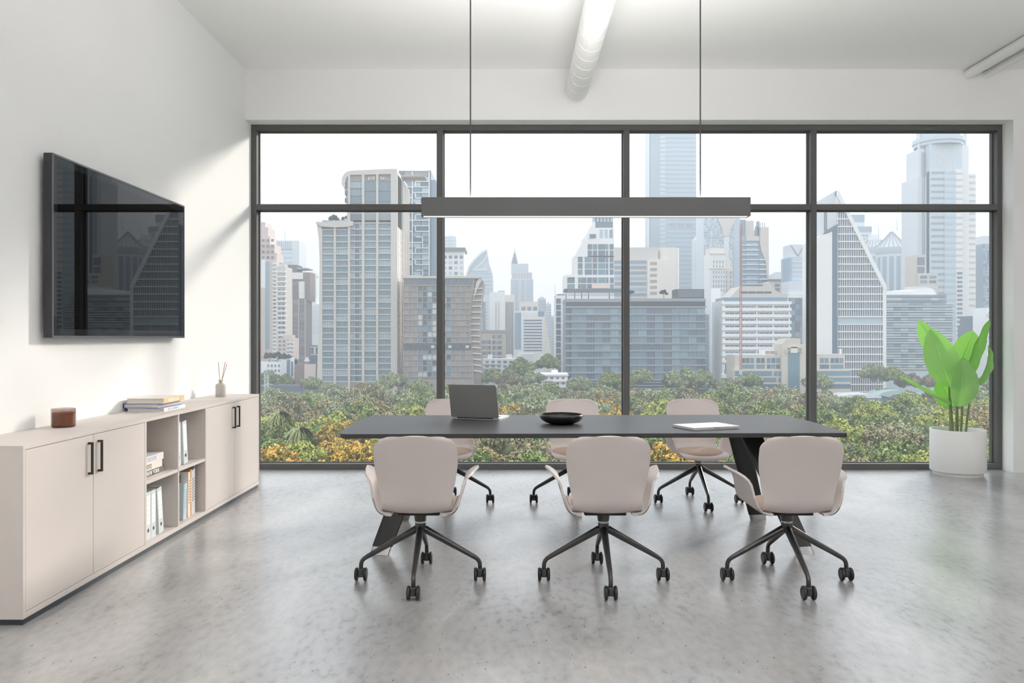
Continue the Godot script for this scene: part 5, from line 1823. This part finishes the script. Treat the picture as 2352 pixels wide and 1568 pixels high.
func mirrored_block() -> void:
	bld("glass_block", "broad mirrored office block with close dark level lines, behind the plant's leaves", 2111, 525)
	blk("block_body", mats["glass_haze"], 2034, 2187, 703, 0, 0, 26)
	blk("upper_body", mats["glass_haze"], 2041, 2178, 678, 705, -3, 22)
	wins("mirror_pane", G(["glass_sky", "glass_haze", "glass_blue", "glass_pale"]), 2035, 2187, 9, 704, 848, 12, 1.0, 0.7, 0.2, 0.4)
	wins("mirror_pane", G(["glass_sky", "glass_haze"]), 2042, 2178, 8, 681, 703, 2, 1.0, 0.6, -2.8, 0.4)
	for k in 13:
		var y := 703.0 + k * 12.0
		var x1 := 2187.0
		blk("dark_line", mats["wall_dark"], 2033, x1, y - 3.2, y - 1.6, 0.8, 1.2)
		blk("pale_line", mats["wall_white"], 2033, x1, y - 1.2, y + 0.6, 0.8, 1.2)
		blk("dark_line", mats["wall_dark"], 2033, x1, y + 1.0, y + 2.4, 0.8, 1.2)
	hbars("dark_line", mats["wall_dark"], 2040, 2179, 677, 681, 2, 1.2, -2.2, 1)
	hbars("dark_line", mats["wall_dark"], 2040, 2179, 690, 694, 2, 1.2, -2.2, 1)
	blk("roof_plinth", mats["wall_white"], 2058, 2110, 668, 679, -6, 14)
	obj("vaulted_roof", [MB.new().extrude(PackedVector2Array([Vector2(lx(2060), ly(678)), Vector2(lx(2060), ly(666)), Vector2(lx(2150), ly(659)), Vector2(lx(2158), ly(662)), Vector2(lx(2164), ly(670)), Vector2(lx(2165), ly(678))]), 14.0, Transform3D(Basis(), Vector3(0, 0, -8)), true), mats["wall_white"]], cr)
	blk("roof_room", mats["wall_stone"], 2109, 2150, 655, 668, -10, 8)


func low_buildings() -> void:
	var wm: Material = mats["wall_white"]
	# long beige building with an arched gateway front
	bld("gallery_building", "long low beige building with a stepped arched centre and blue glass", 1820, 450)
	var be: Material = mats["wall_beige"]
	blk("left_wing", be, 1688, 1810, 815, 0, 0, 18)
	blk("right_wing", be, 1850, 1941, 813, 0, 0, 18)
	blk("lower_left", be, 1682, 1810, 848, 0, 2, 6)
	blk("lower_right", be, 1850, 1950, 848, 0, 2, 6)
	ext("gate_front", be, [[1790, 0], [1792, 790], [1802, 778], [1834, 777], [1834, 790], [1845, 790], [1846, 812], [1852, 818], [1852, 0]], 3, 14)
	ext("gate_glass", mats["glass_teal"], [[1806, 0], [1806, 807], [1832, 807], [1832, 0]], 3.4, 2)
	blk("gate_panel", mats["wall_cream"], 1811, 1826, 795, 810, 4, 1)
	ext("gate_trim", mats["wall_stone"], [[1799, 812], [1799, 802], [1804, 796], [1834, 796], [1838, 802], [1838, 812], [1836, 812], [1834, 799], [1803, 799], [1801, 812]], 4, 1)
	var gb := G(["glass_deep", "glass_teal"])
	for e in [[1702, 1732.5, 3], [1736.5, 1757, 2], [1760.5, 1802, 4], [1852, 1876, 2], [1882.5, 1904, 2], [1907, 1937.5, 3]]:
		wins("window", gb, e[0], e[1], e[2], 821, 834, 1, 0.76, 0.85, 0.3, 0.5)
		if e[2] < 4 and e[0] != 1852:
			wins("window", gb, e[0], e[1], 1, 836, 847, 1, 0.96, 0.85, 0.3, 0.5)
		else:
			wins("window", gb, e[0], e[1], e[2], 836, 847, 1, 0.76, 0.85, 0.3, 0.5)
	for r in 2:
		wins("window_band", gb, 1686, 1770 + r * 10, 1, 851 + r * 15.0, 862 + r * 14.0, 1, 1, 0.95, 2.4, 0.5)
		wins("window", gb, 1774 + r * 10, 1803, 3 - r, 851 + r * 15.0, 863 + r * 14.0, 1, 0.76, 0.9, 2.4, 0.5)
		wins("window_band", gb, 1872, 1949, 1, 851 + r * 15.0, 862 + r * 14.0, 1, 1, 0.95, 2.4, 0.5)
		wins("window", gb, 1853, 1868, 1, 851 + r * 15.0, 863 + r * 14.0, 1, 0.6, 0.9, 2.4, 0.5)
	wins("window_band", gb, 1740, 1955, 2, 880, 892, 1, 0.9, 0.8, 2.6, 0.5)
	blk("roof_room", wm, 1758, 1785, 804, 816, -4, 8)
	wins("roof_window", G(["wall_taupe"]), 1762, 1785, 2, 806, 813, 1, 0.85, 1, -3.7, 0.4)
	blk("roof_room", wm, 1847, 1868, 803, 816, -4, 8)
	wins("roof_window", G(["wall_taupe"]), 1848, 1856, 1, 806, 813, 1, 0.85, 1, -3.7, 0.4)
	blk("chimney", wm, 1935, 1938, 801, 815, -3, 1.5)
	# white houses left of centre
	bld("house_row", "row of white flat roofed houses with blue windows under the hazy towers", 1166, 530)
	blk("row_body", wm, 1106, 1226, 824, 0, 0, 14)
	blk("tall_end", wm, 1199, 1226, 812, 0, 0.8, 14)
	for e in [[1120, 1130, 814], [1163, 1176, 814], [1190, 1198, 808]]:
		blk("roof_room", wm, e[0], e[1], e[2], 826, -3, 5)
	wins("window", G(["glass_blue", "glass_teal", "glass_slate"]), 1112, 1222, 8, 826, 866, 4, 0.55, 0.5)
	hbars("balcony", mats["wall_pale"], 1108, 1150, 836, 866, 4, 3, 1.2, 1.6)
	bld("apartment_block", "small white balcony house standing in the trees below the white window strip", 1272, 440)
	blk("house_body", wm, 1242, 1304, 857, 0, 0, 12)
	blk("roof_room", wm, 1268, 1282, 850, 858, -2, 6)
	hbars("balcony", mats["wall_pale"], 1239, 1306, 861, 889, 3, 3.4, 1.6, 2.4, false)
	wins("window", G(["glass_slate", "wall_taupe_dark"]), 1248, 1300, 4, 862, 886, 2, 0.5, 0.42)
	# at the left
	bld("apartment_block", "white four storey block with roof trees at the cabinet end of the window", 622, 500)
	blk("block_body", wm, 570, 657, 832, 0, 0, 14)
	blk("end_wall", mats["wall_pale"], 646, 659, 826, 0, 1, 15)
	wins("window", G(["glass_teal", "glass_blue", "wall_grey"]), 612, 645, 4, 834, 868, 3, 0.5, 0.55)
	blk("blue_wing", mats["glass_blue"], 659, 676, 826, 0, -1, 12)
	blk("white_fin", wm, 667, 676, 822, 0, 0, 6)
	blk("blue_panel", mats["glass_deep"], 669, 673, 830, 862, 0.3, 1)
	for e in [[612, 815, 4.5], [630, 812, 4.0], [646, 815, 4.8]]:
		tag(roof_tree("rooftop_tree", Vector3(lx(e[0]), ly(832), -6) + cr.position, e[2], (832 - e[1]) * cs), "dark tree on the flat roof of the white four storey block, %s" % {612: "nearest the pinkish tower", 630: "middle of three", 646: "nearest the blue wing"}[e[0]], "tree")
	bld("pavilion", "small brown pavilion with a white pyramid skylight left of the tall grey tower", 712, 490)
	blk("pavilion_body", mats["wall_brown"], 677, 735, 836, 0, 0, 14)
	blk("front_wall", mats["wall_pink"], 700, 726, 836, 0, 1, 6)
	ext("pyramid_skylight", wm, [[696, 830], [702, 819], [708, 830]], -2, 4)
	blk("rear_glass", mats["glass_deep"], 703, 738, 793, 0, -8, 10)
	hbars("frame_line", mats["wall_pale"], 705, 736, 797, 815, 2, 1.6, -7.6, 0.6)
	wins("window", G(["glass_slate", "wall_stone"]), 705, 733, 4, 797, 814, 1, 0.7, 0.9, -7.7, 0.5, true)
	bld("flat_hall", "low dark hall with a wide flat blue grey roof beside the lattice mast", 660, 470)
	ext("hall_roof", mats["roof_dark"], [[560, 896], [585, 888], [640, 884], [700, 886], [730, 892], [735, 899], [700, 903], [560, 903]], 2, 14)
	blk("hall_body", mats["wall_dark"], 565, 728, 900, 0, 0, 14)
	blk("eaves", mats["wall_grey"], 562, 712, 901, 904, 4, 18)
	bld("lattice_mast", "thin pale lattice mast standing before the flat dark hall", 612, 430, "mast")
	mast(608, 615.5, 850, 915, mats["wall_pale"], 11)
	blk("mast_cabin", mats["wall_grey"], 607, 617, 850, 858, 1, 2)
	bld("crane_mast", "slender red and white lattice mast rising from the trees before the white office block", 1701.5, 436, "mast")
	mast(1699.5, 1703.5, 516, 700, mats["mast_red"], 44)
	mast(1699.5, 1703.5, 700, 850, mats["mast_red"], 36)
	mast(1699.5, 1703.5, 850, 925, mats["wall_white"], 18)
	# arched hall and shed on the right
	bld("arched_hall", "low hall with a pale green curved roof and open truss among the trees", 2085, 430)
	ext("curved_roof", mats["roof_green"], [[2018, 908], [2028, 901], [2045, 897], [2064, 896], [2080, 898], [2098, 904], [2112, 910], [2108, 911], [2090, 905], [2072, 903], [2050, 908], [2044, 912]], 0, 16, true)
	ext("side_roof", mats["roof_green"], [[2108, 904], [2130, 904], [2142, 911], [2122, 915]], 0, 12)
	var tr := MB.new()
	for k in 12:
		var x := 2048.0 + k * 6.0
		var ya := 911.0 - 7.0 * sin(PI * (k + 1) / 13.0)
		tr.tube([Vector3(lx(x), ly(ya), 0.5), Vector3(lx(x + 3), ly(ya + 4), 0.5)], [0.2, 0.2], 5)
		tr.tube([Vector3(lx(x + 3), ly(ya + 4), 0.5), Vector3(lx(x + 6), ly(ya), 0.5)], [0.2, 0.2], 5)
	obj("truss", [tr, mats["wall_grey"]], cr)
	vbars("column", mats["wall_pale"], 2094, 2120, 8, 910, 945, 1.2, -0.5, 0.6, false)
	blk("hall_body", mats["glass_pale"], 2030, 2120, 912, 0, -4, 10)
	bld("long_shed", "long white shed with a pale blue fence wall at the foot of the wedge tower", 1978, 432)
	ext("shed_roof", mats["roof_white"], [[1930, 911], [1945, 905], [1995, 904], [2020, 909], [2022, 913], [1930, 914]], 2, 16)
	blk("fence_wall", mats["fence_blue"], 1932, 2021, 913, 0, 1, 12)
	vbars("fence_post", mats["wall_white"], 1940, 2016, 7, 913, 924, 1.0, 1.4, 0.5)


func mast(x0: float, x1: float, yt: float, yb: float, m: Material, n: int) -> void:
	var mb := MB.new()
	var w := (lx(x1) - lx(x0)) / 2
	var c := (lx(x0) + lx(x1)) / 2
	var r := maxf(0.11, w * 0.16)
	var ya := ly(yb)
	var yb2 := ly(yt)
	for sx in [-1, 1]:
		for sz in [-1, 1]:
			mb.tube([Vector3(c + sx * w, ya, sz * w), Vector3(c + sx * w, yb2, sz * w)], [r, r], 5)
	for k in n:
		var a := lerpf(ya, yb2, k / float(n))
		var b := lerpf(ya, yb2, (k + 1) / float(n))
		var s := 1.0 if k % 2 else -1.0
		mb.tube([Vector3(c - s * w, a, w), Vector3(c + s * w, b, w)], [r * 0.7, r * 0.7], 4)
		mb.tube([Vector3(c + w, a, -s * w), Vector3(c + w, b, s * w)], [r * 0.7, r * 0.7], 4)
		mb.tube([Vector3(c - w, b, w), Vector3(c + w, b, w)], [r * 0.7, r * 0.7], 4)
	obj("lattice", [mb, m], cr)


# ---------------------------------------------------------------- the park
func foliage() -> StandardMaterial3D:
	var m := mat("foliage", Color.WHITE, 0.7, 0, 0.25)
	m.vertex_color_use_as_albedo = true
	return m


# a crown of leaf sprays on clusters of rounded boughs
func crown(sp: Dictionary) -> MB:
	var r := RandomNumberGenerator.new()
	r.seed = sp.seed
	var mb := MB.new()
	var lobes := []
	for i in sp.lobes:
		var a: float = i * 2.39996 + r.randf() * 0.5
		var q: float = sqrt((i + 0.3) / float(sp.lobes)) * 0.7
		var lr: float = r.randf_range(0.27, 0.4) * (1.12 - 0.3 * q) * sp.rx
		var c := Vector3(cos(a) * q * sp.rx, sp.ry * (0.2 + 0.6 * (1.0 - q * q)) * r.randf_range(0.7, 1.15), sin(a) * q * sp.rx)
		var tone := r.randf()
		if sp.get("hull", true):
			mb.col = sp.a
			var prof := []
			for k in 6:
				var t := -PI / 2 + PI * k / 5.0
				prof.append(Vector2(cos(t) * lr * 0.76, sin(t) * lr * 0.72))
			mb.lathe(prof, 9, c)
		for k in 9:
			var dir := Vector3(r.randfn(), r.randfn() * 0.6 + 0.45, r.randfn()).normalized()
			var sr := lr * r.randf_range(0.36, 0.56)
			lobes.append([c + dir * lr * 0.72, sr, clampf(tone * 0.6 + r.randf() * 0.5, 0.0, 1.0), r.randf_range(0.4, 1.5)])
	for i in sp.leaves:
		var lb = lobes[r.randi() % lobes.size()]
		var dir := Vector3(r.randfn(), r.randfn() * 0.85 + 0.3, r.randfn()).normalized()
		var p: Vector3 = lb[0] + dir * lb[1] * r.randf_range(0.82, 1.1)
		var s: float = sp.size * r.randf_range(0.6, 1.35)
		var nq := (dir + Vector3(r.randfn(), r.randfn(), r.randfn()) * 0.5).normalized()
		var t1 := nq.cross(Vector3(r.randfn(), r.randfn(), r.randfn())).normalized()
		var t2 := nq.cross(t1)
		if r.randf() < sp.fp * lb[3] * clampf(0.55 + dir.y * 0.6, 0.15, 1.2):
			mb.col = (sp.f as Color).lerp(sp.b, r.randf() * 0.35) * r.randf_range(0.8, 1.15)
		else:
			mb.col = (sp.a as Color).lerp(sp.b, clampf(lb[2] + r.randf_range(-0.25, 0.25), 0.0, 1.0)) * r.randf_range(0.85, 1.15)
		var n1 := (dir * 0.85 + nq * 0.45).normalized()
		var lift := nq * s * 0.3
		mb.trin(p + t1 * s - lift, p + t2 * s * 0.6, p - t1 * s - lift, n1, n1, n1)
		mb.trin(p + t1 * s - lift, p - t1 * s - lift, p - t2 * s * 0.6, n1, n1, n1)
	return mb


func palm_crown() -> MB:
	var mb := MB.new()
	var r := RandomNumberGenerator.new()
	r.seed = 5
	for i in 26:
		var a := TAU * i / 26.0 + r.randf() * 0.2
		var up := r.randf_range(-0.1, 1.0)
		var dir := Vector3(cos(a), 0, sin(a))
		var prev := Vector3.ZERO
		for k in 14:
			var f := (k + 1) / 14.0
			var p := dir * 3.4 * f + Vector3.UP * (up * 2.4 * f - 3.6 * f * f)
			var tan := (p - prev).normalized()
			var side := tan.cross(Vector3.UP).normalized()
			for s in [-1.0, 1.0]:
				mb.col = Color(0.2, 0.26, 0.1).lerp(Color(0.5, 0.5, 0.25), r.randf())
				var out: Vector3 = p + side * s * 0.8 * (1.0 - f * 0.6) - Vector3.UP * 0.6
				var n: Vector3 = Vector3.UP * 0.7 + dir * 0.5 + side * s * 0.3
				mb.trin(prev, p, out, n.normalized(), n.normalized(), n.normalized())
			prev = p
	return mb


func park() -> void:
	var kinds := [
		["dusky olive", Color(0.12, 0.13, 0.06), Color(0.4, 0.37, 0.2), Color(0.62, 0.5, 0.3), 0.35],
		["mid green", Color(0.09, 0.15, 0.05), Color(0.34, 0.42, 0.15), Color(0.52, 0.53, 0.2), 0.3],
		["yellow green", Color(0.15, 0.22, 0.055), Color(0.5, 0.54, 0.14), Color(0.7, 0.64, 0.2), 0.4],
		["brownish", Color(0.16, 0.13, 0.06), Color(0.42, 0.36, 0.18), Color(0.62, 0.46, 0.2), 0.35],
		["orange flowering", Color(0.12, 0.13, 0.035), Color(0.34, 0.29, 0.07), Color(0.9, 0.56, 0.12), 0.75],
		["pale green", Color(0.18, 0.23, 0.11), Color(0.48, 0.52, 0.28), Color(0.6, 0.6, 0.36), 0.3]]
	var meshes := []
	for k in kinds.size():
		var set := []
		for v in 2:
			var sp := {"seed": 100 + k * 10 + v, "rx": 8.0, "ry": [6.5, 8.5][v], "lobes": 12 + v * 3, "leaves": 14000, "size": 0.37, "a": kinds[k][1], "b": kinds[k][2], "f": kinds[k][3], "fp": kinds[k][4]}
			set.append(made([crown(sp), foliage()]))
		meshes.append(set)
	var trunk := MB.new()
	trunk.tube([Vector3(0, 0, 0), Vector3(0.1, 4, 0.1), Vector3(0.0, 8.5, 0.0)], [0.55, 0.4, 0.3], 7)
	for a in 5:
		var dir := Vector3(cos(a * 1.26), 0, sin(a * 1.26))
		trunk.tube([Vector3(0, 6, 0), dir * 2.2 + Vector3.UP * 8.5, dir * 4.5 + Vector3.UP * 10.5], [0.28, 0.2, 0.1], 5)
	var tm := made([trunk, mat("bark", Color(0.36, 0.3, 0.25), 0.9)])
	# rows of trees, from the nearest to the edge of the park
	var r := RandomNumberGenerator.new()
	r.seed = 2024
	var spots := []
	var d := 168.0
	while d < 425.0:
		var step := lerpf(15.0, 20.0, (d - 168.0) / 257.0)
		var x0 := (590.0 - 1176.0) / F * d - 3.0
		var x1 := (2290.0 - 1176.0) / F * d + 3.0
		var x := x0 + r.randf() * step
		while x < x1:
			var px := 1176.0 + x / d * F
			var edge := CY + (EYE - GROUND - 14.5) / d * F
			if px < 740.0 and edge < 905.0 or px > 1925.0 and px < 2150.0 and edge < 930.0:
				x += step
				continue
			spots.append({"x": x, "px": px, "d": d + r.randf_range(-6, 6), "k": pick_kind(px, d, r), "v": r.randi() % 2, "sc": step / 15.0 * r.randf_range(0.85, 1.25), "top": 13.5 * r.randf_range(0.85, 1.2) * (0.85 if d > 395.0 else 1.0), "turn": r.randf() * TAU})
			x += step * r.randf_range(0.85, 1.2)
		d += step * 0.85
	for e in [[618, 866, 490, 1, 1.0], [655, 872, 488, 1, 0.9], [714, 880, 428, 5, 0.9], [756, 892, 418, 5, 0.8], [836, 889, 425, 3, 0.9], [900, 873, 432, 5, 1.15], [868, 893, 420, 5, 0.9], [962, 888, 430, 5, 1.1],
			[1132, 862, 470, 1, 1.0], [1196, 840, 480, 1, 1.35], [1258, 828, 500, 1, 1.1], [1166, 866, 455, 0, 1.1], [1222, 868, 440, 5, 1.0], [1330, 880, 430, 5, 1.0], [1402, 873, 430, 1, 1.2], [1470, 862, 428, 5, 1.0], [1570, 868, 432, 5, 1.5], [1607, 866, 428, 5, 1.1],
			[1672, 884, 425, 5, 1.0], [1722, 872, 420, 5, 1.0], [1880, 874, 424, 5, 1.1], [2008, 852, 450, 5, 1.1], [2048, 858, 446, 1, 1.0], [2090, 872, 448, 0, 1.0], [2150, 870, 440, 3, 1.1], [2215, 876, 420, 3, 1.2], [2262, 880, 425, 1, 1.0]]:
		spots.append({"x": (e[0] - 1176.0) / F * e[2], "px": e[0] + 0.0, "d": e[2], "k": e[3], "v": 1, "sc": e[4], "top": EYE - GROUND + (CY - e[1]) / F * e[2] + 0.4, "turn": r.randf() * TAU})
		var tall: Dictionary = spots[-1]
		if tall.top > 15.5:  # lower trees stand at the feet of the tall ones
			spots.append({"x": tall.x + 3.0, "px": tall.px + 10.0, "d": tall.d - 9.0, "k": [1, 5, 0][int(tall.px) % 3], "v": 0, "sc": 1.1, "top": tall.top * 0.55, "turn": r.randf() * TAU})
	# each tree is told by its colour, its row and what stands behind it
	var marks := [[725.0, "before the flat dark hall"], [925.0, "before the tall grey tower"], [1110.0, "before the taupe grid building"], [1300.0, "before the white houses"], [1445.0, "before the glass block's first half"], [1625.0, "before the glass block's second half"], [1820.0, "before the balcony office block"], [1960.0, "before the beige gallery building"], [2125.0, "before the arched hall"], [9999.0, "behind the plant"]]
	var classes := {}
	spots.sort_custom(func(a, b): return a.px < b.px)
	for s in spots:
		var m := 0
		while s.px > marks[m][0]:
			m += 1
		s.lab = "%s tree, %s, %s" % [kinds[s.k][0], "nearest row" if s.d < 200.0 else "second row" if s.d < 255.0 else "third row" if s.d < 325.0 else "farthest row", marks[m][1]]
		if not classes.has(s.lab):
			classes[s.lab] = 0
		classes[s.lab] += 1
	var count := {}
	var nth := ["first", "second", "third", "fourth", "fifth", "sixth", "seventh", "eighth", "ninth", "tenth", "eleventh", "twelfth"]
	for s in spots:
		var lab: String = s.lab
		count[lab] = count.get(lab, -1) + 1
		if classes[s.lab] > 1:
			lab += ", %s from the left" % nth[count[s.lab]]
		var o := thing("park_tree", lab, "tree", Vector3(s.x, GROUND, -s.d), s.turn, "park trees beyond the window")
		put_mesh("trunk", tm, o)
		var cm := put_mesh("crown", meshes[s.k][s.v], o, Vector3(0, s.top - 6.8 * s.sc, 0))
		cm.scale = Vector3.ONE * s.sc
		tag(cm, "", "", "", "stuff")
	# palms at the left
	var pm := made([palm_crown(), foliage()])
	var pt := made([MB.new().tube([Vector3.ZERO, Vector3(0.3, 6, 0), Vector3(0.2, 12, 0)], [0.35, 0.28, 0.22], 8), mats["bark"]])
	for e in [[640, 948, 222, "palm with drooping fronds among the trees, upper one below the first window bay"], [686, 985, 200, "palm with drooping fronds beside the orange flowering trees below the first bay"]]:
		var at := P(e[0], e[1], e[2])
		var o := thing("palm_tree", e[3], "palm", Vector3(at.x, GROUND, at.z))
		var t := put_mesh("trunk", pt, o)
		t.scale = Vector3(1, (at.y - GROUND) / 12.0, 1)
		tag(put_mesh("fronds", pm, o, Vector3(0.2, at.y - GROUND, 0)), "", "", "", "stuff")


func pick_kind(px: float, d: float, r: RandomNumberGenerator) -> int:
	var q := r.randf()
	if d < 235.0 and px > 700.0 and px < 900.0 and q < 0.85:
		return 4
	if d < 200.0 and px < 640.0 and q < 0.6:
		return 4
	if d < 200.0 and px > 1480.0 and px < 1620.0 and q < 0.75:
		return 4
	if d > 225.0 and d < 330.0 and ((px > 1380.0 and px < 1430.0) or (px > 1140.0 and px < 1180.0)) and q < 0.7:
		return 4
	if d > 330.0:
		return 5 if q < 0.45 else 1 if q < 0.65 else 0 if q < 0.85 else 3
	if px > 2180.0 and d > 230.0 and q < 0.6:
		return 3
	if px > 1950.0:
		return 1 if q < 0.45 else 2 if q < 0.75 else 0 if q < 0.9 else 5
	return 0 if q < 0.3 else 1 if q < 0.62 else 2 if q < 0.8 else 3 if q < 0.9 else 5
